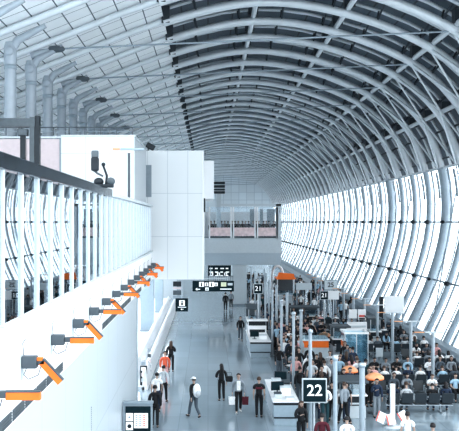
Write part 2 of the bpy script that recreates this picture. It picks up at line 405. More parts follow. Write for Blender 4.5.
# dark steel frame
s_ = empty('steel_portal', (0, 37.0, 6.65))
MB().box(wx(30,37), wx(35,37), -0.12, 0.12, 0, 5.95).build('post', DARKGREY, s_)
MB().box(wx(35.5,37), wx(40,37), -0.15, 0.15, 0, 6.0).build('post', DARK, s_)
MB().box(wx(-30,37), wx(36,37), -0.15, 0.15, wz(127,37)-6.65, wz(118.5,37)-6.65).build('beam', DARKGREY, s_)
MB().bbox(wx(20.5,37), wx(25.5,37), -0.1, 0.1, 0, wz(130,37)-6.65, 0.02).build('pole', DARK, s_)
MB().bbox(wx(18,37), wx(28,37), -0.2, 0.2, wz(136,37)-6.65, wz(129,37)-6.65, 0.04).build('junction_box', DARKGREY, s_)
tag(s_, 'dark steel frame with beam and posts in front of the first columns', 'steel frame')
# lamp post with orange tipped arm
l = empty('lamp_post', (wx(129,36.5), 36.5, 6.65))
MB().tube([(0,0,0), (0,0,wz(153,36.5)-6.65)], 0.055, 10).build('pole', DARKGREY, l)
zz = wz(149.5,36.5)-6.65
MB().bbox(-0.36, 0.62, -0.09, 0.09, zz-0.03, zz+0.06, 0.02).build('lamp_head', BLUEGREY, l)
MB().bbox(-0.66, -0.36, -0.09, 0.09, zz-0.03, zz+0.06, 0.02).build('orange_tip', mat('coral', (0.85,0.36,0.24), 0.5), l)
tag(l, 'slim lamp post with flat orange-tipped head on the upper deck', 'lamp post')
# pan and tilt camera on the balustrade rail
c = empty('rail_mounted_camera', (XF-0.02, 26.6, 9.32))
MB().bbox(-0.22,0.28,-0.12,0.12,0,0.10,0.02).build('foot', DARK, c)
MB().ellipsoid((-0.16,0,0.17), (0.15,0.13,0.12)).build('motor', DARK, c)
MB().ellipsoid((0.20,-0.02,0.18), (0.13,0.12,0.12)).build('motor', DARKGREY, c)
MB().tube([(0.06,0,0.08),(0.08,0,0.35),(-0.03,0,0.66)], [0.04,0.035,0.03], 8).build('arm', DARK, c)
MB().ellipsoid((-0.02,0,0.68), (0.06,0.06,0.06)).build('elbow', DARK, c)
MB().tube([(-0.03,0,0.33),(-0.20,0,0.42),(-0.30,0,0.50)], 0.03, 8).build('arm', DARKGREY, c)
MB().bbox(-0.38,-0.16,-0.12,0.12,0.48,0.90,0.05).build('camera_head', DARK, c)
MB().lathe([(0.11,0),(0.11,0.16),(0.09,0.19)], (-0.27,0,0.90), 14).build('lens_hood', DARKGREY, c)
tag(c, 'black articulated camera rig perched on the balustrade rail', 'camera')

# big white block hanging over the concourse
YB = 49.0
h = empty('hanging_bulkhead', (0, YB, 5.16))
MB().box(-3.75, -0.24, 0, 13.5, 0, 7.03).build('main_block', BOXM, h)
MB().box(-0.30, -0.236, -0.03, 0.05, 0, 7.03).build('edge_trim', WHITE, h)
MB().box(-0.24, 0.36, 5.5, 13.0, 4.55, 6.85).build('side_block', WHITE, h)
pn = MB().box(wx(143.5,YB), wx(151.5,YB), -0.03, 0, wz(197,YB)-5.16, wz(165,YB)-5.16)
for q in range(16): 
    z_ = wz(196,YB)-5.16 + q*0.105; pn.box(wx(144.5,YB), wx(150.5,YB), -0.05, -0.03, z_, z_+0.05)
pn.build('louvre', MIDGREY, h)
MB().bbox(-0.235, -0.15, 0.4, 2.0, wz(212,YB)-5.16, wz(198,YB)-5.16, 0.02).build('dark_slot', DARK, h)
tag(h, 'large white boxed bulkhead hanging over the concourse', 'bulkhead')
fl = empty('floodlight_on_mount', (wx(148,YB), YB+0.3, 12.19))
MB().box(-0.05,0.05,-0.05,0.05,0,0.15).build('bracket', DARKGREY, fl)
MB().bbox(-0.25,0.22,-0.15,0.15,0.12,0.42,0.04, Matrix.Rotation(math.radians(28),4,'Y')).build('housing', DARK, fl)
tag(fl, 'small dark floodlight on the top corner of the white bulkhead', 'floodlight')

# arcade beyond the white wall
struct(MB().box(-8.2, -8.0, 38.7, 100, 0, 6.35).build('wall_arcade', WHITE), 'white back wall of the arcade')
struct(MB().box(-8.2, XF-0.3, 38.7, 100, 5.1, 5.2).build('ceiling_arcade', WHITE), 'white soffit of the arcade')
struct(MB().box(-8.2, XF-0.3, 98, 98.3, 0, 5.2).build('wall_arcade_end', PALEGREY), 'grey end wall of the arcade')
struct(MB().box(-8.0, -4.05, 39.0, 98, 0, 0.03).build('floor_arcade', WHITE), 'white floor of the arcade')
for j, (px0, px1, Y) in enumerate(((141,154.5,68), (157,165,82))):
    c = empty('arcade_pier', ((wx(px0,Y)+wx(px1,Y))/2, Y, 0.03)); w_ = (wx(px1,Y)-wx(px0,Y))/2
    if c.location.x + w_ > -4.1: c.location.x = -4.1 - w_
    MB().bbox(-w_, w_, 0, 0.5, 0.12, 5.06, 0.02).build('shaft', BLUEGREY, c)
    MB().bbox(-w_-0.03, w_+0.03, -0.03, 0.53, 0, 0.12, 0.01).build('base', MIDGREY, c)
    tag(c, f'blue grey square pier along the arcade, {nth(j+1)} from the camera', 'pier', 'arcade piers')
t = empty('travelator', (-3.2, 44.5, 0))
MB().box(-0.75, 0.05, 0, 44, 0, 0.14).build('deck', PALEGREY, t)
for x in (0.0, -0.72):
    MB().prism([(x-0.06,0),(x+0.22,0),(x+0.12,0.92),(x-0.02,0.92)], 0, 44).build('balustrade', WHITE, t)
    MB().tube([(x+0.02,0.0,0.5),(x+0.02,-0.25,0.72),(x+0.02,0.1,0.96),(x+0.02,44,0.96)], 0.055, 8).build('handrail', WHITE, t)
tag(t, 'white moving walkway running along the left of the concourse', 'moving walkway')

# bridge across the hall
YBR = 90.0
br = empty('cross_bridge', (0, YBR, 0))
MB().box(-3.05, wx(281,YBR), 0, 9, 4.0, 6.68).build('deck_fascia', mat('fascia_grey', (0.46,0.54,0.60), 0.4, noise=0.03), br)
MB().box(-3.05, wx(281.3,YBR), -0.12, 0.0, wz(253,YBR), 6.68).build('upper_fascia', PALEGREY, br)
for a_, b_ in ((209.5,231), (233.5,255), (257.5,277)):
    x0, x1 = wx(a_,YBR), wx(b_,YBR)
    MB().box(x0, x1, -0.02, 0.02, wz(237,YBR), wz(207,YBR)).build('glass_panel', PANE, br)
    MB().box(x0+0.05, x1-0.05, -0.06, -0.03, wz(236,YBR), wz(227.5,YBR)).build('poster_panel', PANELP, br)
    f_ = MB()
    for x in (x0, x1): MB().box(x-0.07, x+0.07, -0.10, 0.02, 6.68, wz(207,YBR)).build('frame_post', WHITE, br)
    f_.box(x0, x1, -0.08, 0.04, wz(238,YBR), wz(236.2,YBR))
    f_.build('frame_sill', DARKGREY, br)
MB().box(wx(217,YBR), wx(281,YBR), -0.1, 0.15, wz(206,YBR), wz(203.8,YBR)).build('head_beam', PALEGREY, br)
MB().box(wx(276,YBR), wx(281,YBR), -0.1, 0.3, 6.68, wz(204,YBR)).build('end_post', PALEGREY, br)
MB().box(-3.0, wx(281,YBR), 8.8, 9, 6.68, wz(212,99)).build('rear_wall', WHITE, br)
for a_, b_ in ((250,256),(260,263),(267,275)): MB().box(wx(a_,96), wx(b_,96), 6, 6.2, 6.68, wz(209,96)).build('dark_screen', MIDGREY, br)
tag(br, 'glazed footbridge with blue grey fascia crossing the hall', 'bridge')
c = empty('bridge_pier', ((wx(232,89)+wx(247,89))/2, 89.5, 0)); w_ = (wx(247,89)-wx(232,89))/2
MB().bbox(-w_, w_, 0, 2.5, 0.15, 4.0, 0.02).build('shaft', PALEGREY, c); MB().box(-w_-0.02, w_+0.02, -0.02, 2.52, 0, 0.15).build('base', MIDGREY, c)
tag(c, 'broad grey pier holding up the footbridge', 'pier')
m_ = empty('sign_mast', (wx(219,88.5), 90.6, 6.69))
MB().bbox(-0.22, 0.22, -0.15, 0.15, 0, wz(193,88.5)-6.69, 0.03).build('mast', PALEGREY, m_)
for y0_, y1_ in ((181.5,184),(185,187.5),(188.5,190.3),(191,193.4)):
    MB().bbox(-0.55, 0.62, -0.22, 0.22, wz(y1_,90)-6.69, wz(y0_,90)-6.69, 0.02).build('sign_board', DARK, m_)
MB().box(-0.62,-0.5,-0.1,0.1, wz(192,90)-6.69, wz(182,90)-6.69).build('side_bar', PALEGREY, m_)
tag(m_, 'pale mast with stacked dark sign boards on the footbridge', 'sign mast')

# ------------------------------------------------------------------ hanging signs
def sign_box(name, px0, px1, py0, py1, Y, m=SIGNM, border=None):
    x0, x1, z1, z0 = wx(px0,Y), wx(px1,Y), wz(py0,Y), wz(py1,Y)
    e = empty(name, ((x0+x1)/2, Y, (z0+z1)/2)); w2, h2 = (x1-x0)/2, (z1-z0)/2
    if border:
        MB().bbox(-w2, w2, 0, 0.12, -h2, h2, 0.015).build('frame', border, e)
        MB().box(-w2+0.05, w2-0.05, -0.015, 0.01, -h2+0.05, h2-0.05).build('face', m, e)
    else:
        MB().bbox(-w2, w2, 0, 0.14, -h2, h2, 0.015).build('face', m, e)
    return e, w2, h2
def icon(e, x, z, s_, m=LETTER, dot=True):
    o = MB().box(x-s_, x+s_, -0.03, -0.016, z-s_, z+s_).build('pictogram', m, e)
    if dot:
        MB().lathe([(s_*0.28,0),(s_*0.28,0.006)], n=10, M=Matrix.Translation((x,-0.031,z+s_*0.45)) @ Matrix.Rotation(math.pi/2,4,'X')).build('figure_mark', SIGNM, o)
        MB().box(x-s_*0.3, x+s_*0.3, -0.037, -0.031, z-s_*0.75, z+s_*0.1).build('figure_mark', SIGNM, o)
def arrow(e, x, z, s_):
    MB().prism([(x-s_,z),(x-s_*0.2,z+s_*0.7),(x-s_*0.2,z+s_*0.2),(x+s_,z+s_*0.2),(x+s_,z-s_*0.2),(x-s_*0.2,z-s_*0.2),(x-s_*0.2,z-s_*0.7)], -0.03, -0.016).build('arrow', LETTER, e)
S1, w2, h2 = sign_box('hanging_direction_sign', 192.5, 234, 281, 291.5, 55)
arrow(S1, -w2+0.32, -0.18, 0.15)
for px in (201.5, 211.5): icon(S1, wx(px,55)-S1.location.x, 0.12, 0.15)
for px in (206.5, 216): icon(S1, wx(px,55)-S1.location.x, 0.12, 0.11)
icon(S1, wx(207,55)-S1.location.x, -0.17, 0.10)
MB().box(0.47, 0.80, -0.03, -0.016, -0.02, 0.25).build('yellow_patch', YELLOWM, S1)
MB().box(0.88,1.18,-0.03,-0.016,0.05,0.20).build('grey_patch', PALEGREY, S1); MB().box(0.42, 1.12, -0.03, -0.016, -0.2, -0.14).build('text_line', LETTER, S1)
for x in (-1.0, 0.9):
    MB().tube([(x,0.07,h2), (x,0.07,0.62 if x > 0 else 5.16-S1.location.z)], 0.025, 6).build('hanger_rod', STEEL, S1)
MB().box(-1.0, 0.9, 0.04, 0.10, h2+0.13, h2+0.18).build('hanger_bar', STEEL, S1)
tag(S1, 'wide black hanging sign with arrow and white pictograms above the walkway', 'sign')
S2, w2, h2 = sign_box('hanging_flight_board', 208, 231, 265.5, 279.5, 87)
for q in range(3):
    for k in range(4): MB().box(-w2+0.15+k*0.52, -w2+0.15+k*0.52+random.uniform(.25,.42), -0.03, -0.016, h2-0.35-q*0.35, h2-0.22-q*0.35).build('text_line', LETTER, S2)
for k, x in enumerate((-0.75, -0.1, 0.6)): icon(S2, x, -0.15, 0.15)
for x in (-0.8, 0.8): MB().tube([(x,0.07,h2), (x,0.07,h2+0.12)], 0.03, 6).build('hanger_rod', STEEL, S2)
tag(S2, 'black hanging flight board under the footbridge', 'sign')
g_ = empty('hanging_grille_sign', (wx(221,70), 70, wz(278.5,70)))
f_ = MB().box(-0.95,0.95,0,0.05,-0.22,-0.17).box(-0.95,0.95,0,0.05,0.15,0.2)
for k in range(12): f_.box(-0.95+k*0.17-0.03, -0.95+k*0.17+0.03, 0, 0.05, -0.2, 0.2)
f_.build('grille', MIDGREY, g_); MB().box(-0.95,0.95,0.06,0.09,-0.2,0.2).build('backing', PALEGREY, g_)
for x in (-0.8,0.8): MB().tube([(x,0.03,0.2),(x,0.03,0.9)], 0.03, 6).build('hanger_rod', STEEL, g_)
tag(g_, 'grey slatted sign back hanging between the two black signs', 'sign')
S3, w2, h2 = sign_box('hanging_lift_sign', 175.5, 188, 298.5, 311.5, 60)
icon(S3, 0.02, 0.13, 0.19); arrow(S3, 0.02, -0.28, 0.10); MB().box(-0.26,0.30,-0.03,-0.016,-0.17,-0.12).build('text_line', LETTER, S3)
MB().box(-0.04, 0.04, 0.05, 0.1, h2, 5.16-S3.location.z).build('hanger_post', STEEL, S3)
tag(S3, 'square black hanging sign with white pictogram beside the moving walkway', 'sign')
bn = empty('hanging_banner', (wx(177,64), 64, 0))
for (a_, b_), mm in zip(((281.5,286.5),(287.2,289),(290.5,295),(295.8,299)), (DARK, PINKGREY, DARKGREY, MIDGREY)):
    MB().bbox(-0.28, 0.30, 0, 0.06, wz(b_,64), wz(a_,64), 0.01).build('board', mm, bn)
MB().box(-0.02,0.02,0.06,0.1,wz(299,64),5.1).build('hanger_post', STEEL, bn)
tag(bn, 'stack of dark hanging boards behind the square black sign', 'sign')
# directory stand at the lower left
Y = 32.0
d, w2, h2 = sign_box('directory_stand', 123, 152.5, 403, 432, Y, MIDGREY, None)
MB().box(-w2+0.09, w2-0.07, -0.02, 0, -h2+0.0, h2-0.12).build('screen_field', SIGNM, d)
MB().box(wx(126,Y)-d.location.x, wx(133,Y)-d.location.x, -0.03, -0.02, wz(421,Y)-d.location.z, wz(413,Y)-d.location.z).build('white_panel', LETTER, d)
icb = MB().box(wx(126,Y)-d.location.x, wx(133,Y)-d.location.x, -0.03, -0.02, wz(430,Y)-d.location.z, wz(422,Y)-d.location.z).build('white_panel', LETTER, d)
x_, z_ = wx(129.5,Y)-d.location.x, wz(426,Y)-d.location.z
MB().lathe([(0.075,0),(0.075,0.006)], n=14, M=Matrix.Translation((x_,-0.03,z_)) @ Matrix.Rotation(math.pi/2,4,'X')).build('round_mark', DARK, icb)
big = MB().box(wx(134,Y)-d.location.x, wx(148,Y)-d.location.x, -0.03, -0.02, wz(428,Y)-d.location.z, wz(413,Y)-d.location.z).build('white_panel', LETTER, d)
for q in range(6):
    for k in range(3):
        x_ = wx(136.5+k*3.8,Y)-d.location.x; z_ = wz(415.5+q*2,Y)-d.location.z
        MB().box(x_-0.04, x_+0.045, -0.036, -0.03, z_-0.018, z_+0.018).build('text_line', REDM if k == 2 else MIDGREY, big)
x_, z_ = wx(129.5,Y)-d.location.x, wz(417,Y)-d.location.z
MB().prism([(x_-0.06,z_-0.04),(x_+0.06,z_-0.04),(x_,z_+0.05)], -0.036, -0.03).build('triangle_mark', MIDGREY, d)
MB().bbox(-w2, w2+0.03, -0.05, 0.18, h2-0.03, h2+0.06, 0.02).build('cap', MIDGREY, d)
MB().bbox(-0.3, 0.3, 0.02, 0.10, -d.location.z+0.06, -h2+0.02, 0.01).build('pedestal', MIDGREY, d)
MB().bbox(-0.45, 0.45, -0.15, 0.25, -d.location.z, -d.location.z+0.06, 0.01).build('foot', DARKGREY, d)
tag(d, 'grey framed directory stand with white notice panels by the white wall', 'directory')
# dotted strip on the wall
s_ = MB()
for q in range(22): s_.lathe([(0.012,0),(0.012,0.012)], n=6, M=Matrix.Translation((XF-0.014, 23.6, 2.35+q*0.052)) @ Matrix.Rotation(math.pi/2,4,'Y'))
tag(s_.build('wall_mounted_stud_strip', DARKGREY), 'vertical strip of small dark studs on the white wall', 'stud strip')

# ------------------------------------------------------------------ gate number signs on posts
def gate_sign(txt, px0, px1, py0, py1, Y, label, lightface=False, post=True):
    e, w2, h2 = sign_box('gate_number_sign', px0, px1, py0, py1, Y, SIGNM if not lightface else PALEGREY, PALEGREY if not lightface else MIDGREY)
    lettering(txt, h2*1.30, e, (0,-0.03,0.0), LETTER if not lightface else DARK, sx=1.0)
    if post:
        MB().tube([(0,0.16,-e.location.z), (0,0.16,-h2+0.1)], 0.045, 8).build('post', POSTM, e)
        MB().lathe([(0.24,0),(0.24,0.03),(0.06,0.05)], (0,0.16,-e.location.z), 14).build('foot', DARKGREY, e)
    tag(e, label, 'gate sign')
    return e
gate_sign('22', 302, 327, 378.5, 403, 34.3, 'dark gate sign reading 22 in large white figures')
gate_sign('21', 253.5, 263, 283.5, 294, 63.5, 'small dark gate sign reading 21 near the bridge pier')
gate_sign('25', 324, 337.5, 280, 290, 75, 'pale gate sign with dark figures 25 above the far crowd', True)
gate_sign('21', 320, 328.5, 290.8, 300, 72, 'dark framed gate sign reading 21 under the pale one')
e = empty('notice_board', (wx(334,72), 72.3, 0)); MB().bbox(wx(328.5,72)-wx(334,72), wx(339.5,72)-wx(334,72), 0, 0.1, wz(300,72), wz(291,72), 0.02).build('panel', WHITE, e)
MB().tube([(0,0.05,0),(0,0.05,wz(300,72)+0.05)], 0.05, 8).build('post', POSTM, e); tag(e, 'pale blank board beside the framed gate 21 sign', 'notice board')

# ------------------------------------------------------------------ slim light poles
def light_pole(X, Y, H, r, arms, label, group):
    e = empty('light_pole', (X, Y, 0))
    MB().tube([(0,0,0.03),(0,0,H)], r, 10).build('pole', POLEM, e)
    MB().lathe([(r*2.4,0),(r*2.4,0.03),(r*1.2,0.06)], n=12).build('foot', MIDGREY, e)
    if arms:
        MB().bbox(-0.42, 0.5, -0.07, 0.07, H-0.02, H+0.04, 0.012).build('lamp_arm', PALEGREY, e)
        MB().box(-0.9, -0.43, -0.05, 0.05, H-0.01, H+0.03).build('orange_tip', PALEORANGE, e)
    else:
        MB().lathe([(r,0),(r*1.4,0.04),(r*1.4,0.14),(r*0.5,0.18)], (0,0,H-0.01), 12).build('cap', STEEL, e)
    tag(e, label, 'light pole', group)
for k in range(11):
    Y = 43.6 + SP*k
    light_pole(10.9, Y, 2.95, 0.09 if k < 6 else 0.08, True, f'slim pale pole with flat lamp arm between the gate seats, {nth(k+1)} from the camera', 'lamp poles by the gate seats')
for k in range(9):
    Y = 28.3 + 6.9*k
    light_pole(4.0, Y, 3.95, 0.07, False, f'tall pale pole along the edge of the walkway, {nth(k+1)} from the camera', 'tall poles along the walkway')
for k, (px, Y, H) in enumerate(((362,31,3.3),(269,70,3.6),(266,80,3.6),(287,58,3.6),(276.5,62,3.8),(301,50,3.3),(264.5,84,3.8))):
    light_pole(wx(px,Y), Y, H, 0.085 if k else 0.10, False, ['thick white pole in front of the cafe counters', 'pale post behind the farther white gate counter, left one', 'thin pale post near the gate 21 sign',
        'pale post just behind the cafe tables', 'pale post halfway to the bridge pier', 'short pale post beside the orange kiosk', 'pale post close by the bridge pier'][k], 'loose pale posts')

# ------------------------------------------------------------------ gate counters and kiosks
def counter(x0, x1, y0, L, label, back=0.0):
    e = empty('gate_counter', ((x0+x1)/2, y0, 0)); w = (x1-x0)/2
    MB().bbox(-w+0.05, w-0.05, 0.06, L-0.06, 0, 0.30, 0.01).build('plinth', BLUEGREY, e)
    MB().box(-w+0.03, w-0.03, 0.04, L-0.04, 0.30, 0.36).build('shadow_gap', DARK, e)
    MB().bbox(-w, w, 0, L, 0.36, 0.84, 0.02).build('body', BLUEGREY, e)
    MB().box(-w+0.02, w-0.02, 0.02, L-0.02, 0.84, 0.95).build('band', DARK, e)
    MB().bbox(-w-0.03, w+0.03, -0.03, L+0.03, 0.95, 1.0, 0.015).build('worktop', WHITE, e)
    tag(e, label, 'counter', 'gate counters'); return e
def monitor(x, y, z, rz, label):
    e = empty('monitor', (x, y, z), rz)
    MB().bbox(-0.13,0.13,-0.09,0.09,0,0.02,0.005).build('stand', DARKGREY, e); MB().box(-0.03,0.03,-0.01,0.02,0.02,0.2).build('neck', DARKGREY, e)
    MB().bbox(-0.28,0.28,-0.03,0.02,0.14,0.52,0.012).build('casing', DARK, e); MB().box(-0.25,0.25,-0.036,-0.03,0.17,0.49).build('screen', SIGNM, e)
    tag(e, label, 'monitor')
def box_thing(name, x0,x1,y0,y1,z0,z1,m,label,cat,lid=None):
    e = empty(name, ((x0+x1)/2,(y0+y1)/2,z0)); a,b = (x1-x0)/2,(y1-y0)/2; hh = z1-z0
    MB().bbox(-a,a,-b,b,0,hh*0.82,0.02).build('body', m, e); MB().bbox(-a-0.01,a+0.01,-b-0.01,b+0.01,hh*0.82,hh,0.015).build('lid', lid or m, e)
    tag(e, label, cat); return e
counter(2.66, 3.70, 36.6, 5.2, 'grey gate counter with white top nearest the walking people')
monitor(2.95, 38.3, 1.0, 0.2, 'dark monitor at the near end of the nearest gate counter')
monitor(3.3, 40.9, 1.0, -0.2, 'dark monitor at the far end of the nearest gate counter')
box_thing('printer', 3.05,3.5,38.0,38.5,1.0,1.35,WHITE,'white boarding pass printer on the nearest gate counter','printer',PALEGREY)
box_thing('paper_tray', 3.2,3.55,37.0,37.35,1.0,1.08,WHITE,'white paper tray at the near end of the nearest gate counter','tray',PALEGREY)
box_thing('carton', 2.8,3.2,39.4,39.8,1.0,1.42,WHITE,'white carton halfway along the nearest gate counter','box',PALEGREY)
box_thing('equipment_case', 3.25,3.6,39.5,40.1,1.0,1.3,DARK,'dark equipment case halfway along the nearest gate counter','case',DARKGREY)
box_thing('ticket_box', 2.75,3.05,37.2,37.6,1.0,1.22,PALEGREY,'small grey box on the near corner of the nearest gate counter','box',DARKGREY)
counter(2.57, 3.85, 55.0, 6.0, 'grey gate counter with white top farther down the walkway')
e = empty('counter_hood', (3.21, 58.6, 1.0))
MB().bbox(-0.6,0.6,0,0.1,0,0.55,0.02).build('panel', WHITE, e); MB().box(-0.5,0.5,-0.03,0,0.12,0.3).build('stripe', DARK, e)
MB().bbox(-0.68,0.68,-0.25,0.3,0.85,0.98,0.03).build('hood', WHITE, e); MB().box(-0.55,0.55,0.1,0.2,0.55,0.86).build('back', DARK, e)
tag(e, 'white screen with dark stripe standing on the farther gate counter', 'counter screen')
monitor(2.9, 56.2, 1.0, 0.1, 'dark monitor on the farther gate counter')
box_thing('printer', 3.2,3.65,56.0,56.4,1.0,1.28,WHITE,'white printer on the farther gate counter','printer',PALEGREY)

# kiosk with the orange front
def kiosk(px0, px1, Y, D, Htop, front, label, fascia=None, roof=True, u=0.0):
    x0, x1 = wx(px0,Y), wx(px1,Y)
    e = empty('snack_kiosk', ((x0+x1)/2, Y, 0)); w = (x1-x0)/2
    MB().bbox(-w, w, 0, D, 0, 0.55+u, 0.02).build('base', PALEGREY, e)
    MB().bbox(-w+0.02, w-0.02, -0.04, D-0.1, 0.55+u, 0.95+u, 0.015).build('front_band', front, e)
    MB().bbox(-w-0.05, w+0.05, -0.12, D, 0.95+u, 1.02+u, 0.015).build('worktop', WHITE, e)
    MB().box(-w+0.06, w-0.06, 0.02, 0.05, 1.02+u, 1.45+u).build('sneeze_guard', BLUEPANE, e)
    if roof:
        for sx in (-1,1):
            for yy in (0.08, D-0.1): MB().box(sx*(w-0.06)-0.03, sx*(w-0.06)+0.03, yy-0.03, yy+0.03, 1.02, Htop).build('post', POSTM, e)
        MB().bbox(-w-0.1, w+0.1, -0.15, D+0.1, Htop, Htop+0.10, 0.02).build('roof_board', fascia or PALEGREY, e)
        MB().box(-w, w, D-0.14, D-0.06, 1.02, Htop).build('back_panel', DARKGREY, e)
    if front is DARK: MB().box(-w+0.1, w-0.1, -0.06, -0.04, 0.6, 0.68).build('trim_strip', PALEGREY, e)
    tag(e, label, 'kiosk'); return e
kiosk(301, 329, 54, 2.2, 1.9, ORANGE, 'kiosk counter with bright orange front band behind the gate 22 sign', PALEORANGE, False, 0.22)
kiosk(277, 295, 90, 2.5, 2.6, PALEGREY, 'far kiosk with orange awning under a white arch', ORANGE)
aw = empty('orange_awning_canopy', (wx(285.5,88), 88, 0))
x0, x1 = wx(276.5,88)-wx(285.5,88), wx(295,88)-wx(285.5,88)
MB().prism([(x0,wz(279.5,88)),(x1,wz(279.5,88)),(x1-0.1,wz(274,88)),(x0+0.25,wz(272.5,88))], 0, 0.4).build('canopy', ORANGE, aw)
for x in (x0+0.1, x1-0.1): MB().tube([(x,0.2,0),(x,0.2,wz(279,88))], 0.05, 6).build('post', POSTM, aw)
tag(aw, 'bright orange awning in the far crowd', 'awning')
ar = empty('white_arch_canopy', (wx(277.5,93.2), 93.2, 0))
R_ = (wx(283,92)-wx(272,92))/2
MB().tube([(R_*math.cos(a_*math.pi/12),0,wz(276,92)+1.0*math.sin(a_*math.pi/12)) for a_ in range(13)], 0.13, 8).build('arch', WHITE, ar)
for sx in (-1,1): MB().tube([(sx*R_,0,0),(sx*R_,0,wz(276,92))], 0.13, 8).build('leg', WHITE, ar)
tag(ar, 'white arch rising behind the orange awning', 'arch')
for a_, b_, Y, D, H, lab in ((339,366,38.0,1.4,1.5,'dark kiosk with white worktop beneath the orange parasol'), (333,349,56.2,1.2,1.7,'dark kiosk left of the glass booth'),
        (290,319,70,1.5,1.6,'long dark kiosk before the framed gate 21 sign'), (370,381,60,1.5,1.8,'narrow dark kiosk right of the glass booth'), (248,257,66,3.5,1.9,'dark kiosk behind the farther gate counter')):
    kiosk(a_, b_, Y, D, H, DARK, lab, DARKGREY)
# white boards, glass booth, display backs
def board(px0, px1, py0, py1, Y, label, m=WHITE, stripes=None, posts=True, d=0.12):
    x0, x1 = wx(px0,Y), wx(px1,Y); xc = (x0+x1)/2
    e = empty('display_board', (xc, Y, 0))
    MB().bbox(x0-xc, x1-xc, 0, d, wz(py1,Y), wz(py0,Y), 0.02).build('panel', m, e)
    for a_, b_, mm in stripes or (): MB().box(x0-xc+0.08, x1-xc-0.08, -0.02, 0, wz(b_,Y), wz(a_,Y)).build('stripe', mm, e)
    if posts:
        for x in (x0-xc+0.08, x1-xc-0.08): MB().box(x-0.05, x+0.05, 0.02, 0.1, 0, wz(py1,Y)+0.02).build('post', MIDGREY, e)
    tag(e, label, 'board'); return e
board(384.5, 404, 296, 313.5, 64, 'large blank white board near the windows')
e = empty('dark_totem', (wx(382,64), 64.3, 0)); MB().bbox(-0.13,0.13,-0.1,0.1,0,wz(297,64),0.03).build('body', DARK, e); MB().bbox(-0.2,0.2,-0.18,0.18,0,0.06,0.02).build('foot', DARKGREY, e); tag(e, 'tall thin dark totem against the blank white board', 'totem')
board(349, 357, 309.5, 318.5, 62, 'small white board above the glass booth, left one of two')
board(358, 366, 309.5, 320, 62.4, 'small white board with red and dark stripes above the glass booth', WHITE, ((315,317,REDM),(318,319.5,DARK)))
board(347, 367, 322, 331.5, 60, 'wide white board just above the glass booth', WHITE, ((325.5,327.5,PALEGREY),))
board(296, 312, 283, 290, 78, 'pale wide board in the far crowd', PALEGREY)
board(368, 376, 344, 351, 56, 'small white board right of the glass booth', WHITE)
board(376, 383, 348, 357, 54, 'pale grey upright board right of the glass booth', PALEGREY)
board(333, 340, 355, 374, 45, 'white upright notice behind the thick white pole', WHITE)
Yb = 50.5
x0, x1 = wx(345,Yb), wx(368,Yb); xc = (x0+x1)/2; zt = wz(334,Yb)
e = empty('glass_booth', (xc, Yb, 0))
MB().box(x0-xc, x1-xc, 0, 1.6, 0, 0.06).build('base', MIDGREY, e)
MB().box(x0-xc+0.02, x1-xc-0.02, 0, 0.03, 0.06, zt).build('front_pane', BLUEPANE, e)
MB().box(x0-xc, x0-xc+0.03, 0.03, 1.6, 0.06, zt).build('side_pane', BLUEPANE, e); MB().box(x1-xc-0.03, x1-xc, 0.03, 1.6, 0.06, zt).build('side_pane', BLUEPANE, e)
MB().box(x0-xc+0.03, x1-xc-0.03, 1.55, 1.6, 0.06, zt).build('back_panel', mat('pale_blue', (0.62,0.80,0.88), 0.4), e)
for x in (x0-xc, (x0+x1)/2-xc, x1-xc): MB().box(x-0.03, x+0.03, -0.03, 0.02, 0.06, zt).build('mullion', POSTM, e)
MB().box(x0-xc-0.05, x1-xc+0.05, -0.06, 0.03, zt, zt+0.10).box(x0-xc-0.05, x1-xc+0.05, 1.56, 1.65, zt, zt+0.10).box(x0-xc-0.05, x0-xc+0.04, 0.03, 1.56, zt, zt+0.10).box(x1-xc-0.04, x1-xc+0.05, 0.03, 1.56, zt, zt+0.10).build('roof_frame', WHITE, e)
tag(e, 'pale blue glass booth in the middle of the seating area', 'booth')
# black posters stand by arcade
e = empty('brochure_rack', (wx(143.5,45), 45, 0))
MB().bbox(-0.17,0.17,0,0.2,0,wz(366,45),0.02).build('frame', DARK, e)
for q in range(5): MB().box(-0.12,0.12,-0.02,0.0,0.3+q*0.28,0.48+q*0.28).build('leaflet', [PALEGREY,PINKGREY,WHITE,MIDGREY,PALEGREY][q], e)
tag(e, 'tall dark brochure rack at the end of the white wall', 'rack')
e = empty('brochure_rack', (wx(148.5,47), 47.6, 0))
MB().bbox(-0.13,0.13,0,0.2,0,wz(366,47),0.02).build('frame', WHITE, e)
for q in range(5): MB().box(-0.09,0.09,-0.02,0.0,0.3+q*0.28,0.48+q*0.28).build('leaflet', [DARKGREY,PALEGREY,PINKGREY,DARKGREY,MIDGREY][q], e)
tag(e, 'tall pale brochure rack behind the dark one', 'rack')

# cafe umbrellas / round orange lamps on stems, tables
def round_canopy(px0, px1, py, Y, label, H=None):
    r = (wx(px1,Y)-wx(px0,Y))/2; z = wz(py,Y)
    e = empty('round_canopy', ((wx(px0,Y)+wx(px1,Y))/2, Y, 0))
    MB().lathe([(r,z-0.06),(r*0.98,z+0.02),(r*0.6,z+0.14),(0.05,z+0.2)], n=20).build('canopy', PALEORANGE, e)
    MB().lathe([(r*1.0,z-0.09),(r*1.01,z-0.05)], n=20).build('rim', ORANGE, e)
    MB().tube([(0,0,0.03),(0,0,z+0.1)], 0.035, 8).build('stem', POSTM, e); MB().lathe([(0.28,0),(0.28,0.03),(0.05,0.06)], n=16).build('foot', DARKGREY, e)
    tag(e, label, 'parasol')
round_canopy(365, 384, 377, 39, 'wide orange parasol at the cafe, nearer one')
round_canopy(341, 358, 370, 41.5, 'orange parasol beside the thick white pole')
round_canopy(318, 331, 335, 58, 'small orange parasol behind the orange-fronted kiosk')
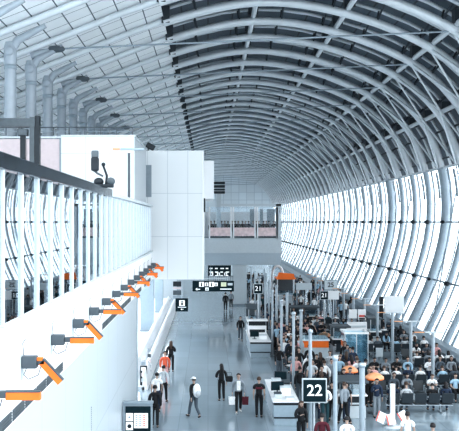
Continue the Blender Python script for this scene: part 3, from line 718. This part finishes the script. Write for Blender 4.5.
def cafe_table(x, y, r, label, m=WHITE, h=0.74):
    e = empty('cafe_table', (x, y, 0))
    MB().lathe([(r*0.97,h-0.03),(r,h-0.015),(r,h),(r*0.97,h+0.005)], n=20).build('tabletop', m, e)
    MB().tube([(0,0,0.03),(0,0,h-0.02)], 0.03, 8).build('stem', STEEL, e); MB().lathe([(0.26,0),(0.26,0.02),(0.04,0.05)], n=14).build('foot', DARKGREY, e)
    tag(e, label, 'table', 'white cafe tables')
cafe_table(4.55, 47.5, 0.42, 'round white table left of the gate 22 sign')
cafe_table(5.2, 41.5, 0.4, 'round white cafe table nearest the gate 22 sign')
cafe_table(6.4, 43.2, 0.4, 'round white cafe table under the nearer parasols')
cafe_table(6.3, 47.0, 0.4, 'round white cafe table before the glass booth')
# leaflet tree
e = empty('leaflet_tree', (wx(392.5,36.5), 36.5, 0))
MB().tube([(0,0,0.04),(0,0,wz(384,36.5))], 0.11, 12).build('pole', WHITE, e); MB().lathe([(0.4,0),(0.4,0.04),(0.12,0.08)], n=16).build('foot', PALEGREY, e)
for q, (dx, dz, rot) in enumerate(((-0.50,0.42,25),(-0.10,0.34,-10),(0.40,0.46,-30))):
    M = Matrix.Translation((dx, -0.2 if dz < 0.9 else -0.14, dz)) @ Matrix.Rotation(math.radians(rot),4,'Y') @ Matrix.Rotation(math.radians(-25),4,'X')
    b = MB().bbox(-0.17,0.17,-0.015,0.015,-0.22,0.22,0.01,M).build('leaflet_panel', WHITE if q != 1 else PANELP, e)
    if dz < 0.9: MB().box(-0.17,-0.12,-0.022,-0.015,-0.22,0.22,M).build('red_edge', REDM, b)
tag(e, 'white pole hung with tilted white panels with red edges', 'leaflet stand')

# ------------------------------------------------------------------ people
def skin_mesh(V, E, R, sub=1, flat=None):
    me = bpy.data.meshes.new('person'); me.from_pydata([tuple(v) for v in V], E, [])
    o = bpy.data.objects.new('person', me); COL.objects.link(o)
    sk = o.modifiers.new('Skin', 'SKIN'); sk.branch_smoothing = 0.6; sk.use_smooth_shade = True
    lay = me.skin_vertices[0].data
    for i, r in enumerate(R):
        lay[i].radius = r if isinstance(r, tuple) else (r, r); lay[i].use_root = (i == 0)
    if sub: ss = o.modifiers.new('Sub', 'SUBSURF'); ss.levels = sub; ss.render_levels = sub
    dg = bpy.context.evaluated_depsgraph_get()
    out = bpy.data.meshes.new_from_object(o.evaluated_get(dg))
    bpy.data.objects.remove(o); bpy.data.meshes.remove(me)
    if flat:
        for v in out.vertices: v.co = flat(v.co)
    out.polygons.foreach_set('use_smooth', [True]*len(out.polygons)); out.materials.clear(); out.materials.append(None)
    return out
# a pose is a dict of joints, person faces -Y
def standing(**kw):
    J = dict(pel=(0,0,.94), sp=(0,0,1.14), ch=(0,-.01,1.33), nk=(0,0,1.47), h0=(0,-.02,1.55), h1=(0,-.03,1.62), h2=(0,-.015,1.69),
        sL=(.17,0,1.41), eL=(.225,.03,1.13), wL=(.23,-.04,.88), hL=(.23,-.06,.80), sR=(-.17,0,1.41), eR=(-.225,.03,1.13), wR=(-.23,-.04,.88), hR=(-.23,-.06,.80),
        pL=(.09,0,.89), kL=(.10,-.02,.49), aL=(.10,.03,.09), tL=(.115,-.12,.04), pR=(-.09,0,.89), kR=(-.10,-.02,.49), aR=(-.10,.03,.09), tR=(-.115,-.12,.04))
    J.update(kw); return J
POSES = {
 'stand': standing(),
 'walk': standing(kL=(.09,-.17,.50), aL=(.09,-.26,.11), tL=(.10,-.42,.07), kR=(-.09,.03,.48), aR=(-.09,.30,.16), tR=(-.10,.20,.05),
        eL=(.23,.12,1.14), wL=(.24,.16,.90), hL=(.24,.15,.82), eR=(-.23,-.06,1.13), wR=(-.22,-.22,.93), hR=(-.22,-.27,.87)),
 'stride': standing(kR=(-.09,-.14,.50), aR=(-.09,-.18,.10), tR=(-.10,-.34,.05), kL=(.09,.04,.48), aL=(.09,.24,.14), tL=(.10,.14,.04),
        eR=(-.25,.10,1.13), wR=(-.27,.06,.88), hR=(-.27,.04,.80), eL=(.25,.05,1.13), wL=(.26,-.04,.88), hL=(.26,-.06,.80)),
 'phone': standing(eR=(-.23,-.02,1.14), wR=(-.12,-.24,1.22), hR=(-.08,-.30,1.26), h0=(0,-.03,1.54), h1=(0,-.06,1.60), h2=(0,-.055,1.68)),
 'carry': standing(eR=(-.24,0,1.13), wR=(-.26,-.05,.88), hR=(-.26,-.06,.80), eL=(.24,-.03,1.14), wL=(.14,-.24,1.10), hL=(.08,-.29,1.10)),
 'sit': dict(pel=(0,.10,.53), sp=(0,.13,.74), ch=(0,.13,.93), nk=(0,.10,1.07), h0=(0,.07,1.14), h1=(0,.05,1.21), h2=(0,.06,1.285),
        sL=(.17,.12,1.00), eL=(.23,.08,.73), wL=(.16,-.14,.64), hL=(.12,-.21,.635), sR=(-.17,.12,1.00), eR=(-.23,.08,.73), wR=(-.16,-.14,.64), hR=(-.12,-.21,.635),
        pL=(.09,.05,.52), kL=(.11,-.36,.52), aL=(.11,-.34,.10), tL=(.12,-.48,.04), pR=(-.09,.05,.52), kR=(-.11,-.36,.52), aR=(-.11,-.34,.10), tR=(-.12,-.48,.04)),
 'sit_phone': dict(pel=(0,.10,.53), sp=(0,.12,.74), ch=(0,.08,.93), nk=(0,.03,1.06), h0=(0,-.02,1.12), h1=(0,-.06,1.18), h2=(0,-.065,1.26),
        sL=(.17,.07,1.00), eL=(.22,-.02,.75), wL=(.08,-.22,.82), hL=(.03,-.27,.85), sR=(-.17,.07,1.00), eR=(-.22,-.02,.75), wR=(-.08,-.22,.82), hR=(-.03,-.27,.85),
        pL=(.09,.05,.52), kL=(.12,-.37,.53), aL=(.10,-.42,.10), tL=(.11,-.56,.05), pR=(-.09,.05,.52), kR=(-.10,-.36,.52), aR=(-.12,-.28,.10), tR=(-.13,-.42,.04)),
 'sit_lean': dict(pel=(0,.10,.53), sp=(0,.06,.73), ch=(0,-.06,.89), nk=(0,-.14,1.00), h0=(0,-.20,1.05), h1=(0,-.24,1.11), h2=(0,-.25,1.19),
        sL=(.17,-.06,.95), eL=(.20,-.26,.70), wL=(.10,-.42,.62), hL=(.06,-.48,.60), sR=(-.17,-.06,.95), eR=(-.20,-.26,.70), wR=(-.10,-.42,.62), hR=(-.06,-.48,.60),
        pL=(.09,.05,.52), kL=(.13,-.36,.52), aL=(.13,-.30,.10), tL=(.14,-.44,.04), pR=(-.09,.05,.52), kR=(-.13,-.36,.52), aR=(-.13,-.36,.10), tR=(-.14,-.50,.04)),
}
BODY = {}
def fingers(V, E, R, w, h, hand_i, side):
    w, h = Vector(w), Vector(h); d = (h-w).normalized()
    s_ = d.cross(Vector((0,0,1)));  s_ = Vector((0,1,0)) if s_.length < 0.3 else s_.normalized()
    nrm_ = d.cross(s_).normalized()
    if nrm_.x*side > 0: nrm_ = -nrm_
    for k, (off, L) in enumerate(((-.032,.070),(-.011,.082),(.011,.076),(.031,.058))):
        a = h + s_*off + d*0.02; b = a + d*L*0.55 + nrm_*0.006; c = b + d*L*0.4 + nrm_*0.022
        i = len(V); V += [a, b, c]; E += [(hand_i, i), (i, i+1), (i+1, i+2)]; R += [.0095, .009, .0075]
    a = w + d*0.035 + s_*(-.035); b = a + d*0.045 + s_*(-.02) + nrm_*0.015
    i = len(V); V += [a, b]; E += [(hand_i-1, i), (i, i+1)]; R += [.011, .009]
def person_meshes(pose):
    if pose in BODY: return BODY[pose]
    J = POSES[pose]; sit = pose.startswith('sit')
    def flat(co):
        return co
    names = ['pel','sp','ch','nk','h0','h1','h2','sL','eL','wL','hL','sR','eR','wR','hR','pL','kL','aL','tL','pR','kR','aR','tR']
    RR = dict(pel=(.092,.068), sp=(.082,.062), ch=(.082,.06), nk=.05, h0=.062, h1=.082, h2=.055, sL=.046, eL=.042, wL=.027, hL=.034, sR=.046, eR=.042, wR=.027, hR=.034,
              pL=.066, kL=.046, aL=.038, tL=.032, pR=.066, kR=.046, aR=.038, tR=.032)
    ix = {n: i for i, n in enumerate(names)}
    V = [Vector(J[n]) - (Vector((0,0,.03)) if n in ('sL','sR','ch') else Vector()) for n in names]; R = [RR[n] for n in names]
    E = [(ix[a], ix[b]) for a, b in (('pel','sp'),('sp','ch'),('ch','nk'),('nk','h0'),('h0','h1'),('h1','h2'),('ch','sL'),('sL','eL'),('eL','wL'),('wL','hL'),
         ('ch','sR'),('sR','eR'),('eR','wR'),('wR','hR'),('pel','pL'),('pL','kL'),('kL','aL'),('aL','tL'),('pel','pR'),('pR','kR'),('kR','aR'),('aR','tR'))]
    fingers(V, E, R, J['wL'], J['hL'], ix['hL'], 1); fingers(V, E, R, J['wR'], J['hR'], ix['hR'], -1)
    # nose and ears grow out of the head
    h1 = Vector(J['h1']); 
    up = (Vector(J['h2'])-Vector(J['h0'])).normalized(); fw = Vector((0,-1,0)); fw = (fw - up*fw.dot(up)).normalized()
    for off, r in ((fw*0.098 - up*0.015, .014), (Vector((.085,0.01,0)), .014), (Vector((-.085,0.01,0)), .014)):
        i = len(V); V.append(h1+off); E.append((ix['h1'], i)); R.append(r)
    body = skin_mesh(V, E, R, 1, flat)
    def sub(ns, es, g, sub_=1, extra=None, dz=0.0):
        ii = {n: i for i, n in enumerate(ns)}
        RRs = [tuple(x+g for x in RR[n]) if isinstance(RR[n], tuple) else RR[n]+g for n in ns]
        if extra: RRs = [extra.get(n, r) for n, r in zip(ns, RRs)]
        return skin_mesh([Vector(J[n]) + (Vector((0,0,dz)) if n == 'pel' else Vector()) for n in ns], [(ii[a], ii[b]) for a, b in es], RRs, sub_, flat)
    J['yo'] = tuple(Vector(J['ch']).lerp(Vector(J['nk']), 0.62)); RR['yo'] = (.10,.078)
    long_top = sub(['sp','pel','ch','yo','sL','eL','wL','sR','eR','wR'], [('pel','sp'),('sp','ch'),('ch','yo'),('yo','sL'),('sL','eL'),('eL','wL'),('yo','sR'),('sR','eR'),('eR','wR')], .024, extra={'pel':(.152,.117),'sp':(.137,.107),'wL':.044,'wR':.044,'sL':.094,'sR':.094,'eL':.070,'eR':.070,'ch':(.164,.119)}, dz=-.05)
    # short sleeves end above the elbow
    Js = dict(J); 
    for s in 'LR': Js['u'+s] = tuple(Vector(J['s'+s]).lerp(Vector(J['e'+s]), 0.75))
    ns = ['sp','pel','ch','yo','sL','uL','sR','uR']; ii = {n: i for i, n in enumerate(ns)}
    rs = [(.139,.109),(.154,.119),(.164,.119),(.122,.10),.094,.078,.094,.078]
    short_top = skin_mesh([Vector(Js[n]) - (Vector((0,0,.05)) if n == 'pel' else Vector()) for n in ns], [(ii[a], ii[b]) for a, b in (('pel','sp'),('sp','ch'),('ch','yo'),('yo','sL'),('sL','uL'),('yo','sR'),('sR','uR'))], rs, 1)
    trousers = sub(['pel','pL','kL','aL','pR','kR','aR'], [('pel','pL'),('pL','kL'),('kL','aL'),('pel','pR'),('pR','kR'),('kR','aR')], .016, extra={'pL':.098,'pR':.098,'kL':.070,'kR':.070,'aL':.058,'aR':.058,'pel':(.142,.110)}, dz=.11)
    shoes = []
    for s in 'LR':
        a, t = Vector(J['a'+s]), Vector(J['t'+s]); d = (t-a); heel = a - Vector((d.x,d.y,0)).normalized()*0.05 - Vector((0,0,.045)); heel.z = max(heel.z, .042)
        t2 = t + Vector((d.x,d.y,0)).normalized()*0.05; t2.z = max(t2.z, 0.042); 
        shoes.append(skin_mesh([a-Vector((0,0,.03)), heel, t2], [(1,0),(1,2)], [.045,.044,.042], 1))
    # hair
    c = h1 + up*0.015
    def cap(mb):
        bm = bmesh.new(); bmesh.ops.create_uvsphere(bm, u_segments=14, v_segments=10, radius=1)
        q = Matrix((Vector((1,0,0)), -fw, up)).transposed()
        for v in bm.verts: v.co = c + q @ Vector((v.co.x*.098, v.co.y*.108+.008, v.co.z*.105))
        kill = []
        for v in bm.verts:
            l = v.co - c
            if l.dot(fw) > 0.0 and l.dot(up) < 0.045: kill.append(v)
            elif l.dot(up) < -0.06: kill.append(v)
        bmesh.ops.delete(bm, geom=kill, context='VERTS'); bm.verts.index_update()
        mb.add([v.co.copy() for v in bm.verts], [[v.index for v in f.verts] for f in bm.faces], True); bm.free()
        return mb
    hs = cap(MB()).mesh('hair'); hs.materials.append(None)
    mb = cap(MB())
    back = c - fw*0.075
    mb.tube([back+up*0.05, back - up*0.06, back - fw*0.03 - Vector((0,0,.20)), back - fw*0.035 - Vector((0,0,.36))], [.07,.095,.10,.05], 10)
    hl = mb.mesh('hair'); hl.materials.append(None)
    # face marks
    eb = MB()
    side = Vector((1,0,0))
    for sx in (-1, 1): eb.ellipsoid(h1 + fw*0.079 + up*0.008 + side*sx*0.032, (.013,.008,.009), 8, 6)
    em = eb.mesh('eye'); em.materials.append(None)
    mo = MB().ellipsoid(h1 + fw*0.078 - up*0.045, (.024,.008,.007), 8, 6).mesh('mouth'); mo.materials.append(None)
    BODY[pose] = dict(body=body, long=long_top, short=short_top, trousers=trousers, shoes=shoes, hair=hs, hair_long=hl, eye=em, mouth=mo)
    return BODY[pose]
LIPM = mat('lips', (0.42,0.16,0.14), 0.5)
CL = {'white': (0.80,0.82,0.84), 'black': (0.016,0.019,0.024), 'grey': (0.27,0.31,0.35), 'light grey': (0.52,0.56,0.60), 'navy': (0.025,0.045,0.085), 'light blue': (0.38,0.55,0.68),
      'dark teal': (0.02,0.07,0.085), 'orange red': (0.60,0.14,0.08), 'pink': (0.66,0.40,0.40), 'maroon': (0.11,0.02,0.035), 'beige': (0.56,0.50,0.43), 'slate': (0.10,0.13,0.16)}
CLM = {k: mat('cloth_' + k.replace(' ', '_'), v, 0.8, noise=0.12, nscale=25) for k, v in CL.items()}
def setm(o, m):
    o.material_slots[0].link = 'OBJECT'; o.material_slots[0].material = m
NPEOPLE = 0
def person(x, y, rz, pose, top='white', bottom='black', hair='short', sleeve='long', label='', group=None, z=0.0, s=1.0, shoes=None, haircol=None):
    """rz = 0 faces the camera"""
    global NPEOPLE
    NPEOPLE += 1
    P = person_meshes(pose)
    b = link('person', P['body']); setm(b, SKINM); b.location = (x, y, z); b.rotation_euler = (0,0,rz); b.scale = (s,s,s)
    def part(nm, me, m):
        o = link(nm, me, b); setm(o, m); return o
    part('jacket' if sleeve == 'long' else 'shirt', P[sleeve], CLM[top]); part('trousers', P['trousers'], CLM[bottom])
    for sm in P['shoes']: part('shoe', sm, shoes or SHOEM)
    part('hair', P['hair_long' if hair == 'long' else 'hair'], haircol or (HAIRM if NPEOPLE % 4 else HAIRB))
    if y < 62:
        part('eye', P['eye'], HAIRM); part('mouth', P['mouth'], LIPM)
    tag(b, label, 'person', group)
    return b
def at(px, py):
    """floor point under a pixel of the photograph"""
    Y = CH*F/(py-VY); return wx(px, Y), Y
PI = math.pi
# walkers in the open concourse
x, y = at(194, 418); person(x, y, 0.6+PI, 'walk', 'black', 'slate', label='walking person in dark top and pale cap with white bag on back', shoes=SHOEM)
cp = MB().ellipsoid((0,-0.03,1.66), (.098,.112,.085), 14, 8, keep=lambda c: c.z > 1.64); cp.bbox(-0.06,0.06,-0.21,-0.10,1.64,1.655,0.005)
o = cp.build('cap', CLM['white']); o.location = (x,y,0.005); o.rotation_euler = (0,0,0.6+PI); tag(o, 'pale cap on the head of the person with the white backpack', 'cap')
bp = empty('backpack', (x+0.12, y-0.16, 0.93), 0.6+PI)
MB().ellipsoid((0,0,0.26), (.19,.13,.30), 14, 10).build('bag_body', CLM['white'], bp); MB().ellipsoid((0,0.1,0.16), (.13,.06,.14)).build('pocket', CLM['light grey'], bp)
for sx in (-.1,.1): MB().tube([(sx,-0.1,0.45),(sx*1.3,-0.19,0.40),(sx*1.3,-0.14,0.15)], 0.018, 6).build('strap', CLM['light grey'], bp)
tag(bp, 'white backpack worn by the walking person in a cap', 'backpack')
x, y = at(221.5, 401); person(x, y, PI+0.25, 'carry', 'black', 'black', 'long', label='woman with long black hair walking away in black clothes')
hb = empty('shoulder_bag', (x+0.36, y-0.02, 0.90)); MB().bbox(-0.16,0.16,-0.07,0.07,0,0.26,0.05).build('bag_body', CLM['black'], hb); MB().tube([(-0.13,0,0.24),(-0.10,0,0.42),(0.10,0,0.42),(0.13,0,0.24)], 0.012, 6).build('handle', CLM['slate'], hb); tag(hb, 'black shoulder bag at the side of the long-haired woman in black', 'bag')
x, y = at(238.5, 413); person(x, y, 0.0, 'stride', 'grey', 'black', label='person in open grey jacket over white shirt walking forward with two bags', shoes=SHOEW)
sf = MB().sheet([[(sx, -0.135 if abs(sx) < .05 else -0.122, z_) for sx in (-.085,-.04,0,.04,.085)] for z_ in (1.0,1.1,1.2,1.3,1.42)]).build('shirt_front', CLM['white']); sf.parent = [o for o in bpy.data.objects if o.get('label','').startswith('person in open grey')][0]
for sx, cm, lab in ((-0.29,'white','white shopping bag carried by the person in the grey jacket'), (0.29,'maroon','dark red shopping bag carried by the person in the grey jacket')):
    g_ = empty('shopping_bag', (x+sx, y-0.06, 0.34)); MB().prism([(-0.13,0.04),(0.13,0.04),(0.145,0.38),(-0.145,0.38)], -0.06, 0.06).build('bag_body', CLM[cm], g_)
    MB().tube([(-0.09,0,0.37),(-0.05,0,0.45),(0.05,0,0.45),(0.09,0,0.37)], 0.01, 6).build('handle', CLM['grey'], g_); tag(g_, lab, 'shopping bag')
x, y = at(259, 417.5); person(x, y, PI, 'stand', 'black', 'black', 'short', 'short', label='standing person in black tee with dark red patch, seen from behind')
st_ = MB().bbox(-0.155,0.155,0.105,0.14,1.22,1.31,0.01).build('printed_stripe', CLM['maroon']); st_.parent = [o for o in bpy.data.objects if o.get('label','').startswith('standing person in black tee')][0]
x, y = at(240.5, 341); person(x, y, 0, 'walk', 'black', 'slate', label='person in black approaching beside the farther counter')
x, y = at(251.5, 342); person(x, y, 0, 'walk', 'white', 'black', label='person in white shirt approaching next to the farther counter')
x, y = at(225.5, 311); person(x, y, PI, 'stand', 'black', 'black', label='far person in black standing on the walkway below the wide sign')
x, y = at(231, 309); person(x, y, PI, 'walk', 'grey', 'black', label='far person in grey on the walkway before the bridge pier')
x, y = at(157, 412); person(x, y, PI+0.1, 'walk', 'white', 'navy', 'short', 'short', label='person in white tee and dark trousers walking by the brochure racks')
x, y = at(163.5, 403); person(x, y, PI-0.2, 'stride', 'light grey', 'black', label='person in light grey top beside the one in white tee')
x, y = at(165, 385); person(x, y, 0, 'stand', 'orange red', 'pink', label='person in orange red top on the left by the moving walkway')
x, y = at(171, 372); person(x, y, PI, 'phone', 'black', 'black', 'long', label='long-haired person in black leaning by the moving walkway')
x, y = at(155, 428); person(x, y, PI, 'stand', 'black', 'black', label='person in black half hidden behind the directory stand')

# ---- gate seat benches
def make_bench(n):
    e = empty('seat_bench', (0,0,0)); W = 0.58*n
    for k in range(n):
        xc = -W/2+0.29+k*0.58
        MB().bbox(xc-0.25, xc+0.25, -0.22, 0.24, 0.385, 0.435, 0.02).build('seat', SEATM, e)
        M = Matrix.Translation((xc, 0.26, 0.47)) @ Matrix.Rotation(math.radians(-12), 4, 'X')
        MB().bbox(-0.25, 0.25, 0, 0.04, 0, 0.46, 0.018, M).build('backrest', SEATM, e)
    MB().box(-W/2, W/2, -0.02, 0.06, 0.31, 0.38).build('beam', STEEL, e)
    for k in range(n+1):
        x_ = -W/2+k*0.58
        a_ = MB().box(x_-0.02, x_+0.02, -0.18, 0.24, 0.60, 0.63); a_.box(x_-0.015, x_+0.015, 0.0, 0.03, 0.36, 0.61); a_.build('armrest', STEEL, e)
    for sx in (-1, 1):
        l_ = MB().tube([(sx*W*0.32,0.02,0.32),(sx*W*0.32,0.02,0.05)], 0.03, 8); l_.box(sx*W*0.32-0.03, sx*W*0.32+0.03, -0.28, 0.32, 0, 0.05); l_.build('leg', STEEL, e)
    return e
bench_proto = {5: make_bench(5), 4: make_bench(4)}
fresh = {4, 5}
tops = ['white','black','grey','black','light grey','navy','light blue','black','white','slate','slate','dark teal','navy','white','black','black','pink']
bots = ['black','slate','navy','black','dark teal','grey','black','navy']
rnd = random.Random(11)
def bench(x, y, rz, label, occupied, n):
    e = bench_proto[n] if n in fresh else copy_tree(bench_proto[n])
    fresh.discard(n)
    e.location = (x, y, 0); e.rotation_euler = (0,0,rz); tag(e, label, 'seat bench', 'gate seat benches')
    for k in occupied:
        lx = -0.58*n/2+0.29+k*0.58
        px_ = x + lx*math.cos(rz); py_ = y + lx*math.sin(rz)
        t_, b_ = rnd.choice(tops), rnd.choice(bots); po = rnd.choice(['sit','sit_phone','sit_phone','sit_lean'])
        yield px_, py_, t_, b_, po
ROWS = [39.2, 41.6, 44.0, 46.6, 49.2, 52.0, 55.0, 58.0, 61.5, 65.0, 69.0]
blocks = [('aisle', 9.2, 5), ('window', 12.33, 4)]
for r_, yr in enumerate(ROWS):
    for bname, bx, nb in blocks:
        if bname == 'window' and yr < 41 or bname == 'aisle' and 48 < yr < 54: continue
        facing = 0 if (r_ % 2) else PI
        occ = sorted(rnd.sample(range(nb), min(nb, rnd.choice([3,3,4,4,5]))))
        rowname = nth(r_+1)
        lab = f'dark gate seat bench in the {bname} block, {rowname} row from the camera'
        for (px_, py_, t_, b_, po), k in zip(list(bench(bx, yr, facing, lab, occ, nb)), occ):
            order = nth((k if facing == 0 else nb-1-k)+1)
            person(px_, py_, facing, po, t_, b_, rnd.choice(['short','short','long']), rnd.choice(['long','short']),
                   f'seated person in {t_} top, {order} seat from the left, {rowname} row, {bname} block', 'people on the gate seats', z=0.015, s=rnd.uniform(0.97,1.03))
# ---- standing crowd between the counters and the seats
crowd_spots = []
def crowd(zone, phrase, n, x0, x1, y0, y1, poses=('stand','phone','carry','walk','stride'), faces=None, mind=0.62):
    got = []
    tries = 0
    while len(got) < n and tries < 4000:
        tries += 1
        x, y = rnd.uniform(x0,x1), rnd.uniform(y0,y1)
        if all((x-a)**2+(y-b)**2 > mind**2 for a, b in crowd_spots) and not blocked(x, y):
            crowd_spots.append((x,y)); got.append((x,y))
    got.sort(key=lambda p: p[1])
    for i, (x, y) in enumerate(got):
        t_, b_ = rnd.choice(tops), rnd.choice(bots); po = rnd.choice(poses)
        person(x, y, rnd.uniform(-0.6,0.6) + (PI if rnd.random() < 0.5 else 0), po, t_, b_, rnd.choice(['short','short','long']), rnd.choice(['long','short']),
               f'standing person in {t_} top {phrase}, {nth(i+1)} from camera', zone, s=rnd.uniform(0.93,1.04))
def footprints():
    out = []
    bpy.context.view_layer.update()
    for o in bpy.data.objects:
        if o.parent is None and o.get('category') and o.get('category') not in ('person','roof arch','purlin','tie rod','column','seat bench','bridge','balustrade','cap','bag'):
            ms = [c for c in o.children_recursive if c.type == 'MESH'] + ([o] if o.type == 'MESH' else [])
            pts_ = [m.matrix_world @ Vector(c) for m in ms for c in m.bound_box]
            pts_ = [p for p in pts_ if p.z < 2.2]
            if pts_: out.append((min(p.x for p in pts_)-0.32, max(p.x for p in pts_)+0.32, min(p.y for p in pts_)-0.32, max(p.y for p in pts_)+0.32))
    return out
FP = footprints() + [(5.4, 7.5, 46.5, 54.2), (7.6, 9.4, 43.5, 50.6)]
def blocked(x, y): return any(a < x < b and c < y < d for a, b, c, d in FP)
crowd('queue by the near counter', 'behind the nearest gate counter', 14, 3.9, 5.6, 36.5, 47)
crowd('cafe crowd', 'around the cafe parasols', 12, 5.6, 7.6, 36.0, 48)
crowd('kiosk crowd', 'near the orange-fronted kiosk', 22, 4.3, 7.7, 49, 62)
crowd('far queue', 'in the queue before the footbridge pier', 34, 3.8, 7.8, 63, 88)
crowd('distant crowd', 'in the distant crowd past the kiosks', 46, 7.6, 13.0, 72, 112)
crowd('bridge crowd', 'past the footbridge at floor level', 26, 3.9, 7.4, 89, 125)
def head_at(px, py, rz, pose, t_, b_, hair, sl, lab):
    Y = (CH-1.70)*F/(py-VY); person(wx(px,Y), Y, rz, pose, t_, b_, hair, sl, lab)
head_at(407.5, 412.5, PI, 'stand', 'white', 'black', 'short', 'short', 'person in white shirt at the lower edge, right of the leaflet stand')
head_at(433, 424, PI, 'stand', 'navy', 'black', 'short', 'long', 'dark head at the lower edge below the gate seats')
head_at(347, 417, PI, 'phone', 'white', 'black', 'short', 'short', 'person in white shirt at the lower edge between the two thick poles')
head_at(301, 401, 0.3, 'phone', 'black', 'black', 'long', 'long', 'long-haired person in black at the lower edge, left of the 22 sign')
head_at(322, 414, PI, 'stand', 'maroon', 'black', 'short', 'long', 'person in dark red jacket under the large 22 sign')
head_at(279, 346, 0.5, 'carry', 'black', 'slate', 'short', 'long', 'person in dark coat behind the nearest gate counter by the cafe table')
crowd('queue infill', 'among the tall poles', 16, 4.3, 5.8, 44, 60, mind=0.5)
crowd('cafe infill', 'between the parasols and the glass booth', 10, 5.6, 7.8, 41, 50, mind=0.5)
crowd('aisle infill', 'in the aisle beside the gate seats', 7, 6.4, 7.6, 50, 66, mind=0.5)
# heads on the bridge
for i in range(19):
    t_ = ['black','slate','navy','grey','black','dark teal','black','black','slate'][i % 9]
    person(wx(211+i*3.5,YBR+1.0), YBR+1.0+1.1*(i % 3), PI if i % 2 else 0, 'stand', t_, 'black', label=f'person in {t_} top standing on the footbridge, {nth(i+1)} from the left', group='people on the footbridge', z=6.68)

# ------------------------------------------------------------------ light, world, camera
w = bpy.data.worlds.new('World'); C.world = w; w.use_nodes = True
bg = w.node_tree.nodes['Background']; bg.inputs['Color'].default_value = (0.93,0.975,1.0,1); bg.inputs['Strength'].default_value = 3.15
def area(name, loc, rot, sx, sy, power, col=(0.95,0.98,1)):
    l = bpy.data.lights.new(name, 'AREA'); l.shape = 'RECTANGLE'; l.size = sx; l.size_y = sy; l.energy = power; l.color = col
    o = bpy.data.objects.new(name, l); COL.objects.link(o); o.location = loc; o.rotation_euler = rot; return o
for k in range(6):
    a_ = area('arcade_fill_light', (-5.6, 44+9.5*k, 5.05), (0,0,0), 3.4, 6.0, 420)  # area lights added under the soffit to brighten the arcade
cam = bpy.data.cameras.new('camera'); co = bpy.data.objects.new('camera', cam); COL.objects.link(co)
co.location = (0,0,CH); co.rotation_euler = (PI/2,0,0)
cam.sensor_width = 36; cam.lens = 36*F/459; cam.shift_x = (229.5-VX)/459; cam.shift_y = (VY-215.5)/459
cam.clip_start = 0.1; cam.clip_end = 600
C.camera = co
C.view_settings.view_transform = 'Standard'; C.view_settings.look = 'None'; C.view_settings.exposure = 0; C.view_settings.gamma = 0.78
C.cycles.use_denoising = True; C.cycles.max_bounces = 8; C.cycles.transparent_max_bounces = 24; C.cycles.sample_clamp_indirect = 6
